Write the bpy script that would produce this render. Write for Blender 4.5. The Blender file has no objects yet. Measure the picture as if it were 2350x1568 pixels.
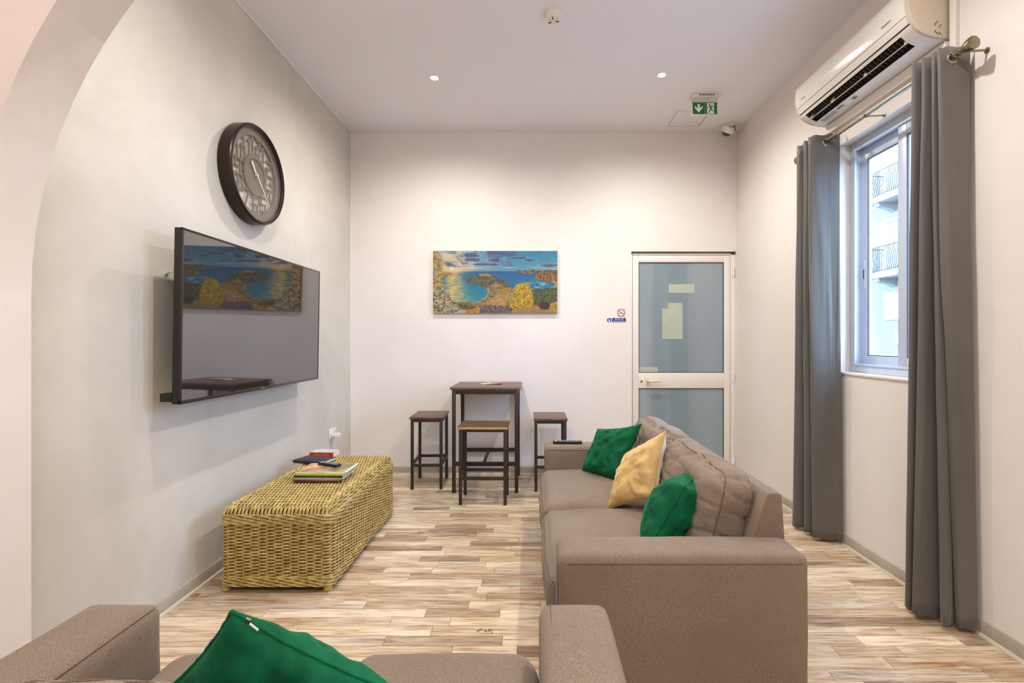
import bpy, bmesh, math, random
import numpy as np
from mathutils import Vector, Matrix, noise
PI = math.pi
random.seed(7)
C = bpy.context.scene.collection
S = bpy.context.scene

# ------------------------------------------------------------------ camera, light, exposure
F = 1120.0; VX, VY, EH = 1219.0, 780.0, 1.33        # focal length in px, vanishing point, eye height
cam_d = bpy.data.cameras.new('camera'); cam = bpy.data.objects.new('camera', cam_d); C.objects.link(cam)
cam_d.sensor_width = 36.0; cam_d.lens = F/2350*36
cam_d.shift_x = -(VX-1175)/2350; cam_d.shift_y = -(784-VY)/2350
cam_d.clip_start = 0.02; cam_d.clip_end = 200
cam.location = (0, 0, EH); cam.rotation_euler = (PI/2, 0, 0)
S.camera = cam
S.view_settings.view_transform = 'Standard'
S.view_settings.look = 'None'
S.view_settings.gamma = 1.0
S.view_settings.use_curve_mapping = False
S.view_settings.exposure = -0.06

world = bpy.data.worlds.new('sky'); S.world = world; world.use_nodes = True
wb = world.node_tree.nodes['Background']
wb.inputs[0].default_value = (0.42, 0.66, 1.0, 1); wb.inputs[1].default_value = 31.0
WARM = (1.0, 0.97, 0.91); SOFT = (1.0, 0.985, 0.965); COOL = (0.93, 0.93, 1.0)

def lamp(name, kind, loc, energy, color, rot=(0, 0, 0), **kw):
    d = bpy.data.lights.new(name, kind); d.energy = energy; d.color = color
    for k, v in kw.items(): setattr(d, k, v)
    o = bpy.data.objects.new(name, d); C.objects.link(o); o.location = loc; o.rotation_euler = rot
    return o
DOWN = [(-0.76, 3.83), (1.013, 3.79), (-0.76, 1.98), (1.013, 1.98)]
for i, (x, y) in enumerate(DOWN):
    lamp('downlight_beam', 'SPOT', (x, y, 3.365), (108, 108, 98, 98)[i], (WARM if y > 3 else SOFT), spot_size=math.radians(165),
         spot_blend=0.9, shadow_soft_size=0.035)
# unseen lights of the room the camera stands in, with an added fill
lamp('near_room_lamp', 'AREA', (0.2, -0.9, 3.3), 85, (1.0, 0.99, 0.99), size=1.6, shape='SQUARE')
lamp('near_room_fill', 'POINT', (0.3, -0.7, 2.3), 16, (1.0, 0.96, 0.93), shadow_soft_size=0.25)  # fill point without a fixture, added behind the camera to brighten the room
lamp('near_room_spot', 'POINT', (-1.7, 0.3, 3.0), 13, (1.0, 0.74, 0.52), shadow_soft_size=0.12)

# ------------------------------------------------------------------ helpers
def P(px, py, Y):
    s = F/Y
    return Vector(((px-VX)/s, Y, EH-(py-VY)/s))

class MB:
    def __init__(self): self.v = []; self.f = []; self.m = []; self.n = 0
    def add(self, V, Fs, mi=0):
        b = self.n; self.v.extend([tuple(p) for p in V]); self.n += len(V)
        for q in Fs: self.f.append(tuple(b+i for i in q)); self.m.append(mi)
        return self
    def box(self, x0, x1, y0, y1, z0, z1, mi=0):
        V = [(x0,y0,z0),(x1,y0,z0),(x1,y1,z0),(x0,y1,z0),(x0,y0,z1),(x1,y0,z1),(x1,y1,z1),(x0,y1,z1)]
        return self.add(V, [(0,3,2,1),(4,5,6,7),(0,1,5,4),(1,2,6,5),(2,3,7,6),(3,0,4,7)], mi)
    def obox(self, c, ax, ay, az, mi=0):     # oriented box: centre + half vectors
        c, ax, ay, az = map(Vector, (c, ax, ay, az))
        V = [c+sx*ax+sy*ay+sz*az for sz in (-1,1) for sx, sy in ((-1,-1),(1,-1),(1,1),(-1,1))]
        return self.add(V, [(0,3,2,1),(4,5,6,7),(0,1,5,4),(1,2,6,5),(2,3,7,6),(3,0,4,7)], mi)
    def tube(self, path, r, sides=6, closed=False, up=(0,0,1), mi=0, cap=True):
        p = np.asarray([tuple(q) for q in path], float); n = len(p)
        t = (np.roll(p,-1,0)-np.roll(p,1,0)) if closed else np.gradient(p, axis=0)
        t /= np.linalg.norm(t, axis=1)[:,None]+1e-12
        u = np.tile(np.array(up, float), (n,1)); u -= (u*t).sum(1)[:,None]*t
        bad = np.linalg.norm(u, axis=1) < 1e-3
        if bad.any():
            alt = np.tile(np.array((1.0,0.013,0.0)), (n,1)); alt -= (alt*t).sum(1)[:,None]*t; u[bad] = alt[bad]
        u /= np.linalg.norm(u, axis=1)[:,None]; w = np.cross(t, u)
        a = np.arange(sides)*2*PI/sides
        R = np.asarray(r, float)*np.ones(n)
        V = p[:,None,:]+R[:,None,None]*(np.cos(a)[None,:,None]*u[:,None,:]+np.sin(a)[None,:,None]*w[:,None,:])
        V = V.reshape(-1,3).tolist(); Fs = []
        for i in range(n if closed else n-1):
            j = (i+1) % n
            for k in range(sides):
                l = (k+1) % sides; Fs.append((i*sides+k, i*sides+l, j*sides+l, j*sides+k))
        if cap and not closed:
            Fs.append(tuple(range(sides))[::-1]); Fs.append(tuple((n-1)*sides+k for k in range(sides)))
        return self.add(V, Fs, mi)
    def cyl(self, a, b, r, sides=16, mi=0, r2=None):
        a, b = Vector(a), Vector(b)
        up = (0,0,1) if abs((b-a).normalized().z) < .9 else (1,0,0)
        return self.tube([a,b], [r, r if r2 is None else r2], sides, up=up, mi=mi)
    def lathe(self, prof, c, axis='z', sides=32, mi=0):   # prof: (r, h) along axis
        V = []; Fs = []; c = Vector(c)
        for r, h in prof:
            for k in range(sides):
                a = 2*PI*k/sides; x, y = r*math.cos(a), r*math.sin(a)
                V.append(c+Vector({'z':(x,y,h),'x':(h,x,y),'y':(y,h,x)}[axis]))
        for i in range(len(prof)-1):
            for k in range(sides):
                l = (k+1)%sides; Fs.append((i*sides+k,i*sides+l,(i+1)*sides+l,(i+1)*sides+k))
        if prof[0][0] > 0: Fs.append(tuple(range(sides))[::-1])
        if prof[-1][0] > 0: Fs.append(tuple((len(prof)-1)*sides+k for k in range(sides)))
        return self.add(V, Fs, mi)
    def prism(self, pts, f0, f1, mi=0):      # polygon lifted by f0, then f1 (functions 2D -> 3D)
        n = len(pts); V = [f0(*p) for p in pts]+[f1(*p) for p in pts]
        Fs = [tuple(range(n))[::-1], tuple(range(n,2*n))]+[(i,(i+1)%n,n+(i+1)%n,n+i) for i in range(n)]
        return self.add(V, Fs, mi)
    def build(self, name, mat, parent=None, bevel=0, seg=2, smooth=True, weld=False, ang=40):
        me = bpy.data.meshes.new(name); me.from_pydata(self.v, [], self.f)
        ms = mat if isinstance(mat, (list,tuple)) else [mat]
        for m in ms: me.materials.append(m)
        if len(ms) > 1: me.polygons.foreach_set('material_index', self.m)
        bm = bmesh.new(); bm.from_mesh(me)
        if weld: bmesh.ops.remove_doubles(bm, verts=bm.verts, dist=1e-5)
        bmesh.ops.recalc_face_normals(bm, faces=bm.faces)
        if bevel:
            es = [e for e in bm.edges if len(e.link_faces)==2 and e.calc_face_angle(0) > .6]
            bmesh.ops.bevel(bm, geom=es, offset=bevel, segments=seg, profile=.5, affect='EDGES', clamp_overlap=True)
        bm.to_mesh(me); bm.free()
        if smooth:
            me.polygons.foreach_set('use_smooth', [True]*len(me.polygons))
            me.set_sharp_from_angle(angle=math.radians(ang))
        me.update()
        o = bpy.data.objects.new(name, me); C.objects.link(o)
        if parent: o.parent = parent; o.matrix_parent_inverse = Matrix.Identity(4)
        return o

def tag(o, label=None, cat=None, group=None, kind=None):
    if label: o['label'] = label
    if cat: o['category'] = cat
    if group: o['group'] = group
    if kind: o['kind'] = kind
    return o
def thing(name, label, cat, loc=(0,0,0), rotz=0, group=None):
    o = bpy.data.objects.new(name, None); C.objects.link(o); o.empty_display_size = .1
    o.location = loc; o.rotation_euler = (0,0,rotz); return tag(o, label, cat, group)
def struct(name, mb, mat, **kw):
    o = mb.build(name, mat, **kw); o['kind'] = 'structure'; return o
def struct_empty(name):
    o = bpy.data.objects.new(name, None); C.objects.link(o); o['kind'] = 'structure'; return o
def dup(root, loc, rotz=0, label=None):
    r = root.copy(); C.objects.link(r); r.location = loc; r.rotation_euler = (0,0,rotz)
    if label: r['label'] = label
    for ch in list(root.children):
        c = ch.copy(); C.objects.link(c); c.parent = r
        for g in ch.children:
            d = g.copy(); C.objects.link(d); d.parent = c
    return r
def lin(r, g, b):
    f = lambda c: (c/255/12.92) if c/255 <= .04045 else ((c/255+.055)/1.055)**2.4
    return (f(r), f(g), f(b), 1)

# ------------------------------------------------------------------ materials
class NT:
    def __init__(self, name):
        self.m = bpy.data.materials.new(name); self.m.use_nodes = True
        self.t = self.m.node_tree; self.b = self.t.nodes['Principled BSDF']; self.o = self.t.nodes['Material Output']
    def n(self, typ, **kw):
        nd = self.t.nodes.new(typ)
        for k, v in kw.items():
            if k in nd.inputs and not hasattr(type(nd), k): nd.inputs[k].default_value = v
            else: setattr(nd, k, v)
        return nd
    def l(self, a, b): self.t.links.new(a, b)
    def coord(self, scale=(1,1,1), kind='Object'):
        tc = self.n('ShaderNodeTexCoord'); mp = self.n('ShaderNodeMapping'); mp.inputs['Scale'].default_value = scale
        self.l(tc.outputs[kind], mp.inputs[0]); return mp.outputs[0]
    def noise(self, vec, scale, detail=4, rough=.55, dist=0):
        nd = self.n('ShaderNodeTexNoise'); nd.inputs['Scale'].default_value = scale; nd.inputs['Detail'].default_value = detail
        nd.inputs['Roughness'].default_value = rough; nd.inputs['Distortion'].default_value = dist
        self.l(vec, nd.inputs['Vector']); return nd.outputs['Fac']
    def ramp(self, fac, stops):
        r = self.n('ShaderNodeValToRGB'); e = r.color_ramp.elements
        while len(e) < len(stops): e.new(.5)
        for i, (p, c) in enumerate(stops): e[i].position = p; e[i].color = c
        self.l(fac, r.inputs[0]); return r.outputs[0]
    def mix(self, fac, a, b, mode='MIX'):
        m = self.n('ShaderNodeMix'); m.data_type = 'RGBA'; m.blend_type = mode
        for s, v in ((m.inputs[0], fac), (m.inputs[6], a), (m.inputs[7], b)):
            if hasattr(v, 'links') or hasattr(v, 'is_output'): self.l(v, s)
            else: s.default_value = v
        return m.outputs[2]
    def bump(self, h, strength=.2, dist=.01, prev=None):
        b = self.n('ShaderNodeBump'); b.inputs['Strength'].default_value = strength; b.inputs['Distance'].default_value = dist
        self.l(h, b.inputs['Height'])
        if prev: self.l(prev, b.inputs['Normal'])
        return b.outputs[0]
    def set(self, **kw):
        for k, v in kw.items():
            k = {'col':'Base Color','rough':'Roughness','metal':'Metallic','spec':'Specular IOR Level','coat':'Coat Weight',
                 'sheen':'Sheen Weight','normal':'Normal','coatr':'Coat Roughness','sheenr':'Sheen Roughness','ior':'IOR',
                 'trans':'Transmission Weight','aniso':'Anisotropic'}.get(k, k)
            s = self.b.inputs[k]
            if hasattr(v, 'is_output'): self.l(v, s)
            else: s.default_value = v
        return self.m

def plain(name, col, rough=.5, metal=0, var=.06, scale=30, bump=0, coat=0, spec=.5):
    """a base colour with slight procedural unevenness, so no surface is dead flat"""
    t = NT(name); v = t.coord(); f = t.noise(v, scale, 3)
    a = tuple(c*(1-var) for c in col[:3])+(1,); b = tuple(min(1, c*(1+var)) for c in col[:3])+(1,)
    kw = dict(col=t.ramp(f, [(.3,a),(.7,b)]), rough=rough, metal=metal, coat=coat, spec=spec)
    if bump: kw['normal'] = t.bump(t.noise(v, scale*4, 2), bump, .002)
    return t.set(**kw)

def plaster(name, c1, c2, blot=.9, bump=.12):
    t = NT(name); v = t.coord()
    big = t.noise(v, blot, 6, .62, .4); col = t.ramp(big, [(.32,c1),(.68,c2)])
    h1 = t.noise(v, 5, 4, .5, .2); h2 = t.noise(v, 130, 2)
    nb = t.bump(h1, bump, .02); nb = t.bump(h2, .10, .002, nb)
    return t.set(col=col, rough=.72, normal=nb, spec=.3)
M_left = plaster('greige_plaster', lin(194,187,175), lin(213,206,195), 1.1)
M_back = plaster('white_plaster', lin(227,220,214), lin(236,230,226), .8)
M_right = plaster('warm_white_plaster', lin(224,215,207), lin(231,223,216), .8)
M_ceil = plaster('daylight_tinted_ceiling', lin(228,225,231), lin(233,230,236), .5, .05)  # lavender cast of the daylight is put into the ceiling colour
M_arch = plaster('arch_plaster', lin(226,216,210), lin(232,224,220), 1.2, .2)
M_whitepaint = plain('white_trim_paint', lin(235,232,228), .5, var=.02)
M_skirt = plain('greige_skirting', lin(178,166,150), .45, var=.1, scale=6)
M_skirt2 = plain('cream_quarter_round', lin(198,187,168), .4, var=.05, scale=9)

def floor_mat():
    t = NT('whitewashed_plank_vinyl')
    at = t.n('ShaderNodeAttribute'); at.attribute_name = 'tone'
    rn = t.n('ShaderNodeAttribute'); rn.attribute_name = 'rnd'
    tc = t.n('ShaderNodeTexCoord')
    add = t.n('ShaderNodeVectorMath'); add.operation = 'ADD'; t.l(tc.outputs['Object'], add.inputs[0])
    sc = t.n('ShaderNodeVectorMath'); sc.operation = 'SCALE'; sc.inputs['Scale'].default_value = 9
    t.l(rn.outputs['Vector'], sc.inputs[0]); t.l(sc.outputs[0], add.inputs[1])
    def mp(s):
        m = t.n('ShaderNodeMapping'); m.inputs['Scale'].default_value = s; t.l(add.outputs[0], m.inputs[0]); return m.outputs[0]
    grain = t.noise(mp((3.0,46,1)), 1.6, 8, .70, .25)
    wash = t.noise(mp((2.2,11,1)), 1.5, 5, .6, .8)
    fine = t.noise(mp((14,190,1)), 1, 3, .6)
    base = at.outputs['Color']
    dark = t.mix(1, base, lin(184,156,128), 'MULTIPLY')
    c = t.mix(t.ramp(grain, [(.36,(1,1,1,1)),(.56,(0,0,0,1))]), base, dark)
    c = t.mix(t.ramp(wash, [(.50,(0,0,0,1)),(.72,(.6,.6,.6,1))]), c, lin(244,232,206))
    c = t.mix(t.ramp(fine, [(.25,(.35,.35,.35,1)),(.45,(0,0,0,1))]), c, dark)
    r = t.ramp(grain, [(.3,(.42,)*3+(1,)),(.7,(.30,)*3+(1,))])
    return t.set(col=c, rough=r, spec=.6, coat=.30, coatr=.28, normal=t.bump(fine, .12, .0015))
M_floor = floor_mat()

def fabric(name, c1, c2, sc=1.0, blot=(0,0,0,1)):
    t = NT(name); v = t.coord()
    w = t.n('ShaderNodeTexWave'); w.wave_type = 'BANDS'; w.bands_direction = 'DIAGONAL'; w.inputs['Scale'].default_value = 180*sc
    w.inputs['Distortion'].default_value = 3; w.inputs['Detail'].default_value = 2; w.inputs['Detail Scale'].default_value = 2; t.l(v, w.inputs['Vector'])
    f = t.noise(t.coord((1,1,1.6)), 520*sc, 3, .8); g = t.noise(v, 3, 4, .6)
    c = t.ramp(f, [(.36,c1),(.64,c2)])
    c = t.mix(t.ramp(g, [(.35,(0,0,0,1)),(.7,(.5,.5,.5,1))]), c, t.mix(1, c, lin(224,214,206), 'MULTIPLY'))
    nb = t.bump(f, .5, .0015); nb = t.bump(w.outputs['Fac'], .25, .001, nb)
    return t.set(col=c, rough=.95, sheen=.12, spec=.15, normal=nb)
M_sofa = fabric('taupe_woven_fabric', lin(86,71,59), lin(166,147,128))
M_seam = fabric('taupe_seam', lin(80,64,52), lin(124,104,88))
def velvet(name, c1, c2, sheen, tint):
    t = NT(name); v = t.coord(); g = t.noise(v, 7, 4, .6, .5)
    c = t.ramp(g, [(.35,c1),(.7,c2)])
    t.b.inputs['Sheen Tint'].default_value = tint
    return t.set(col=c, rough=.8, sheen=sheen, sheenr=.35, spec=.2, normal=t.bump(t.noise(v, 260, 2), .15, .001))
M_green = velvet('green_velvet', lin(4,76,46), lin(12,104,68), .35, lin(70,200,150))
M_yellow = velvet('straw_velvet', lin(205,168,108), lin(226,194,136), .25, lin(255,235,190))
M_cream = velvet('cream_cloth', lin(226,214,200), lin(238,228,216), .1, lin(255,250,245))
def curtain_mat():
    t = NT('grey_satin_curtain'); v = t.coord(); g = t.noise(t.coord((1,1,.25)), 5, 3)
    c = t.ramp(g, [(.3,lin(86,82,77)),(.7,lin(98,94,88))])
    return t.set(col=c, rough=.55, sheen=.25, spec=.35, normal=t.bump(t.noise(v, 500, 2), .15, .0006))
M_curt = curtain_mat()
M_black = plain('black_powder_coat', lin(42,36,34), .45, var=.1, scale=60)
def wood(name, c1, c2, s=(3,26,26), rough=.4):
    t = NT(name); f = t.noise(t.coord(s), 1.3, 6, .6, 1.2)
    return t.set(col=t.ramp(f, [(.3,c1),(.7,c2)]), rough=rough, normal=t.bump(f, .08, .002))
M_top = wood('rustic_brown_board', lin(74,50,40), lin(124,96,80))
M_topraw = wood('worn_brown_board', lin(70,48,30), lin(120,88,56))
def chip():
    t = NT('raw_chipboard'); v = t.n('ShaderNodeTexVoronoi'); v.inputs['Scale'].default_value = 260; t.l(t.coord((1,1,1)), v.inputs['Vector'])
    f = t.noise(t.coord(), 300, 3)
    return t.set(col=t.ramp(f, [(.38,lin(90,66,34)),(.52,lin(190,152,92)),(.7,lin(216,184,124))]), rough=.85, normal=t.bump(f, .5, .002))
M_chip = chip()
def wick(name, c1, c2, c3):
    t = NT(name); f = t.noise(t.coord((1,1,1)), 26, 4, .6); g = t.noise(t.coord((1,1,1)), 160, 3)
    c = t.ramp(f, [(.3,c1),(.55,c2),(.75,c3)])
    c = t.mix(t.ramp(g, [(.4,(.35,.35,.35,1)),(.6,(0,0,0,1))]), c, c1)
    return t.set(col=c, rough=.38, spec=.5)
M_wick = wick('yellow_wicker', lin(150,124,68), lin(206,182,114), lin(228,208,150))
M_stake = wick('wicker_stake', lin(120,84,44), lin(156,116,66), lin(176,138,84))
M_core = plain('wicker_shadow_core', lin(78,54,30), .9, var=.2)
M_alu = plain('brushed_steel_rod', lin(176,170,158), .28, 1, var=.05)
M_brass = plain('antique_brass', lin(150,138,112), .34, 1, var=.08)
M_nickel = plain('nickel', lin(190,184,176), .25, 1)
M_upvc = plain('daylight_tinted_aluminium', lin(196,206,222), .35, var=.02)  # blue of the daylight is put into the frame colour
M_doorp = plain('white_door_enamel', lin(233,226,221), .35, var=.02, scale=4)
M_ivory = plain('ivory_plastic', lin(226,216,186), .35, var=.03)
M_white = plain('white_plastic', lin(232,228,222), .35, var=.02, coat=.2)
M_ac = plain('glossy_white_casing', lin(230,223,214), .16, var=.015, scale=5, coat=.4)
M_acside = plain('beige_side_casing', lin(206,192,172), .5, var=.02)
M_gap = plain('panel_gap', lin(70,62,58), .7)
M_darkcav = plain('dark_cavity', lin(22,20,20), .6)
M_slat = plain('grey_louvre', lin(66,60,54), .5)
M_paper = plain('page_paper', lin(232,224,210), .8, var=.05, scale=200)
M_rubber = plain('black_rubber', lin(24,23,24), .45)
M_grey = plain('grey_print', lin(120,116,112), .6)
def glass_mat(name, tint=(1,1,1,1), rough=0.0, f0=.06):
    m = bpy.data.materials.new(name); m.use_nodes = True; t = m.node_tree; t.nodes.clear()
    out = t.nodes.new('ShaderNodeOutputMaterial'); mx = t.nodes.new('ShaderNodeMixShader')
    tr = t.nodes.new('ShaderNodeBsdfTransparent'); tr.inputs[0].default_value = tint
    gl = t.nodes.new('ShaderNodeBsdfGlossy'); gl.inputs['Roughness'].default_value = rough
    fr = t.nodes.new('ShaderNodeLayerWeight'); pw = t.nodes.new('ShaderNodeMath'); pw.operation = 'POWER'; pw.inputs[1].default_value = 4.5
    ad = t.nodes.new('ShaderNodeMath'); ad.operation = 'MULTIPLY_ADD'; ad.inputs[1].default_value = .7; ad.inputs[2].default_value = .03
    t.links.new(fr.outputs['Facing'], pw.inputs[0]); t.links.new(pw.outputs[0], ad.inputs[0]); t.links.new(ad.outputs[0], mx.inputs[0]); t.links.new(tr.outputs[0], mx.inputs[1]); t.links.new(gl.outputs[0], mx.inputs[2])
    t.links.new(mx.outputs[0], out.inputs[0]); return m
M_glass = glass_mat('window_glass', (.90,.93,.96,1))
M_clockglass = glass_mat('clock_glass', (.97,.97,.97,1), .02)
def emit(name, col, s):
    m = bpy.data.materials.new(name); m.use_nodes = True; b = m.node_tree.nodes['Principled BSDF']
    b.inputs['Base Color'].default_value = col; b.inputs['Emission Color'].default_value = col; b.inputs['Emission Strength'].default_value = s
    return m

# ------------------------------------------------------------------ room shell
XL, XR, YB, ZC = -1.79, 2.034, 4.84, 3.39
Y1, Y2 = 1.47, 1.65                  # arch wall
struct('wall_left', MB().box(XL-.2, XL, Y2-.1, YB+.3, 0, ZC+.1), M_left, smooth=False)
DX0, DZ1 = .994, 2.207
mb = MB(); mb.box(XL-.2, DX0, YB, YB+.3, 0, ZC+.1); mb.box(DX0, XR+.3, YB, YB+.3, DZ1, ZC+.1); mb.box(DX0, XR+.3, YB+.085, YB+.3, 0, DZ1)
struct('wall_back', mb, M_back, smooth=False)
WY0, WY1, WZ0, WZ1 = 2.30, 3.217, 1.118, 2.608
mb = MB(); T = XR+.166
mb.box(XR, T, Y2-.2, WY0, 0, ZC+.1); mb.box(XR, T, WY1, YB+.3, 0, ZC+.1)
mb.box(XR, T, WY0, WY1, 0, WZ0); mb.box(XR, T, WY0, WY1, WZ1, ZC+.1)
struct('wall_right', mb, M_right, smooth=False)
struct('ceiling', MB().box(-2.9, 2.2, -3.3, YB+.3, ZC, ZC+.15), M_ceil, smooth=False)
# arch wall: elliptic opening
ec, ea, eb, ez = .17, 1.86, 1.71, 1.48
arc = [(ec-ea*math.cos(a), ez+eb*math.sin(a)) for a in np.linspace(0, PI, 49)]
mb = MB()
for q in range(48):
    (x0,z0),(x1,z1) = arc[q], arc[q+1]
    V = [(x0,Y1,z0),(x1,Y1,z1),(x1,Y1,ZC+.05),(x0,Y1,ZC+.05),(x0,Y2,z0),(x1,Y2,z1),(x1,Y2,ZC+.05),(x0,Y2,ZC+.05)]
    mb.add(V, [(0,1,2,3),(7,6,5,4),(0,4,5,1),(3,2,6,7),(0,3,7,4),(1,5,6,2)])
mb.box(-2.9, ec-ea, Y1, Y2, 0, ZC+.05); mb.box(ec+ea, 2.2, Y1, Y2, 0, ZC+.05)
struct('wall_arch', mb, M_arch, weld=True, ang=30)
# the near room around the camera
struct('wall_near_left', MB().box(-2.9, -2.7, -3.3, Y1+.05, 0, ZC+.05), M_arch, smooth=False)
struct('wall_near_right', MB().box(XR, 2.2, -3.3, Y1+.05, 0, ZC+.05), M_right, smooth=False)
struct('wall_near_rear', MB().box(-2.9, 2.2, -3.3, -3.1, 0, ZC+.05), M_right, smooth=False)
# plaster edges: light strips where ceiling and back wall paint meets the left wall
struct('trim_1', MB().box(XL, XL+.012, Y2, YB, ZC-.012, ZC), M_whitepaint, bevel=.003)
struct('trim_2', MB().box(XL, XL+.007, YB-.012, YB, .08, ZC-.012), M_whitepaint, bevel=.002)

# floor: slab + single planks
def plank_mesh(name, rects, mat):
    n = len(rects); V = []; Fs = []; tone = []; rnd = []
    g = .0004
    for (x0,x1,y0,y1,t,r,dz) in rects:
        b = len(V); z1 = dz; z0 = -.006; e = .0006
        V += [(x0+g,y0+g,z0),(x1-g,y0+g,z0),(x1-g,y1-g,z0),(x0+g,y1-g,z0),
              (x0+g+e,y0+g+e,z1),(x1-g-e,y0+g+e,z1),(x1-g-e,y1-g-e,z1),(x0+g+e,y1-g-e,z1)]
        fs = [(4,5,6,7),(0,1,5,4),(1,2,6,5),(2,3,7,6),(3,0,4,7)]
        Fs += [tuple(b+i for i in q) for q in fs]
        tone += [t]*5; rnd += [r]*5
    me = bpy.data.meshes.new(name); me.from_pydata(V, [], Fs); me.materials.append(mat)
    a = me.attributes.new('tone', 'FLOAT_COLOR', 'FACE'); a.data.foreach_set('color', np.array(tone, float).ravel())
    b = me.attributes.new('rnd', 'FLOAT_VECTOR', 'FACE'); b.data.foreach_set('vector', np.array(rnd, float).ravel())
    o = bpy.data.objects.new(name, me); C.objects.link(o); return o
floor = struct('floor', MB().box(-2.9, 2.2, -3.3, YB+.1, -.2, -.004), plain('floor_underlay', lin(70,56,44), .9), smooth=False)
TONES = [lin(204,182,152)]*5+[lin(214,194,164)]*5+[lin(190,166,136)]*4+[lin(172,148,120)]*3+[lin(150,126,102)]*2+[lin(194,180,160)]*3+[lin(222,206,180)]*3
rg = random.Random(11); near = []; rest = []
y = -3.1; row = 0
while y < YB+.05:
    w = .0735; x = -2.7-rg.random()*.5
    while x < 2.1:
        L = rg.choice([.28,.36,.44,.52,.62,.78]); t = rg.choice(TONES); k = rg.uniform(.93,1.05)
        k *= 1.12; t = (min(1,t[0]*k), min(1,t[1]*k), min(1,t[2]*k), 1)
        r = (max(-2.7,x), min(2.1,x+L), y, min(y+w,YB+.08), t, (rg.random()*7, rg.random()*7, rg.random()*7), rg.uniform(-.0004,0))
        if r[1]-r[0] > .02:
            cx, cy = (r[0]+r[1])/2, y+w/2
            if cy > 1.35 and XL < r[1] and r[0] < XR and cy < YB:
                px = VX+cx*F/cy; py = VY+EH*F/cy
                vis = -150 < px < 2450 and py < 1620
                # hidden below the sofas and the wicker box
                if .12 < cx < .93 and 1.75 < cy < 3.6: vis = False
                if -1.62 < cx < -1.08 and 2.6 < cy < 3.7: vis = False
                (near if vis else rest).append(r)
            else: rest.append(r)
        x += L
    y += w; row += 1
near.sort(key=lambda r: r[2]); rest += near[292:]; near = near[:292]
for r in near:
    o = plank_mesh('plank', [r], M_floor); o.parent = floor
o = plank_mesh('plank_rows', rest, M_floor); o.parent = floor; o['kind'] = 'stuff'

# skirting
def skirt(name, boxes):
    mb = MB()
    for (x0,x1,y0,y1,ax,sg) in boxes:
        mb.box(x0,x1,y0,y1,0,.071)
    o = struct(name, mb, M_skirt, bevel=.002)
    q = MB()
    for (x0,x1,y0,y1,ax,sg) in boxes:
        prof = [(0,0),(.013,0),(.012,.005),(.008,.010),(0,.013)]
        if ax == 'y':
            b = x1 if sg > 0 else x0
            q.prism(prof, lambda d,z: (b+sg*d, y0, z), lambda d,z: (b+sg*d, y1, z))
        else:
            q.prism(prof, lambda d,z: (x0, y0-d, z), lambda d,z: (x1, y0-d, z))
    q.build('quarter_round', M_skirt2, o)
skirt('baseboard_left', [(XL, XL+.010, Y2, YB, 'y', 1)])
skirt('baseboard_right', [(XR-.010, XR, Y2, YB, 'y', -1)])
skirt('baseboard_back', [(XL+.01, DX0, YB-.010, YB, 'x', -1)])

# ------------------------------------------------------------------ door
door = struct_empty('door_1')
yd = YB+.022
mb = MB()
lx0, lx1, lz1 = 1.012, 1.985, 2.172
mb.box(DX0, lx0-.004, yd, YB+.08, 0, 2.19); mb.box(lx1+.004, XR, yd, YB+.08, 0, 2.19); mb.box(DX0, XR, yd, YB+.08, lz1+.004, 2.19)
mb.build('door_frame', M_doorp, door, bevel=.002)
gx0, gx1 = 1.072, 1.923; gz1, gz2, gz3 = 2.103, 1.0, .846
mb = MB(); y0, y1 = yd+.004, YB+.06
mb.box(lx0, gx0, y0, y1, .01, lz1); mb.build('stile', M_doorp, door, bevel=.004)
mb = MB(); mb.box(gx1, lx1, y0, y1, .01, lz1); mb.build('stile', M_doorp, door, bevel=.004)
for (a, b) in ((gz1, lz1), (gz3, gz2), (.01, .12)):
    mb = MB(); mb.box(gx0-.001, gx1+.001, y0+.0006, y1, a, b); mb.build('rail', M_doorp, door, bevel=.004)
t = NT('blue_grey_frosted_glass'); f = t.noise(t.coord((1,1,.15)), 2.4, 3)
M_dglass = t.set(col=t.ramp(f, [(.3,lin(132,150,161)),(.7,lin(143,160,170))]), rough=.07, spec=.9, ior=1.6)
for (a, b) in ((gz2, gz1), (.12, gz3)):
    mb = MB(); mb.box(gx0, gx1, yd+.018, yd+.028, a, b); pn = mb.build('glass_pane', M_dglass, door, smooth=False)
    mb = MB()
    for (x0,x1,z0,z1) in ((gx0,gx1,a,a+.006),(gx0,gx1,b-.006,b),(gx0,gx0+.006,a,b),(gx1-.006,gx1,a,b)):
        mb.box(x0,x1,yd+.010,yd+.0179,z0,z1)
    mb.build('gasket', M_gap, pn, smooth=False)
M_note = plain('yellowed_paper', lin(180,188,172), .6, var=.04, scale=12)
def onwall(px, py): s = F/(YB+.02); return (px-VX)/s, EH-(py-VY)/s
for (a,b,c,d) in ((1536,652,1595,672),(1534,695,1567,708),(1521,708,1568,778),(1467,843,1511,855)):
    x0, z1 = onwall(a,b); x1, z0 = onwall(c,d)
    mb = MB(); mb.box(max(x0,gx0+.007), x1, yd+.0172, yd+.018, max(z0,gz2+.007), z1); mb.build('paper_note', M_note, door, smooth=False)
mb = MB()
hx, hz = onwall(1483, 875)
mb.obox((hx+.012, y0-.006, hz), (.016,0,0), (0,.006,0), (0,0,.035)); mb.build('handle_plate', M_ivory, door, bevel=.005, seg=3)
mb = MB(); mb.tube([(hx+.012,y0-.01,hz+.004),(hx+.012,y0-.04,hz+.004),(hx+.02,y0-.052,hz+.004),(hx+.05,y0-.055,hz+.003),(hx+.135,y0-.052,hz+.004)], [.011,.011,.0115,.011,.010], 12)
mb.build('handle', M_ivory, door)
kx, kz = onwall(1472.5, 876)
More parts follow.
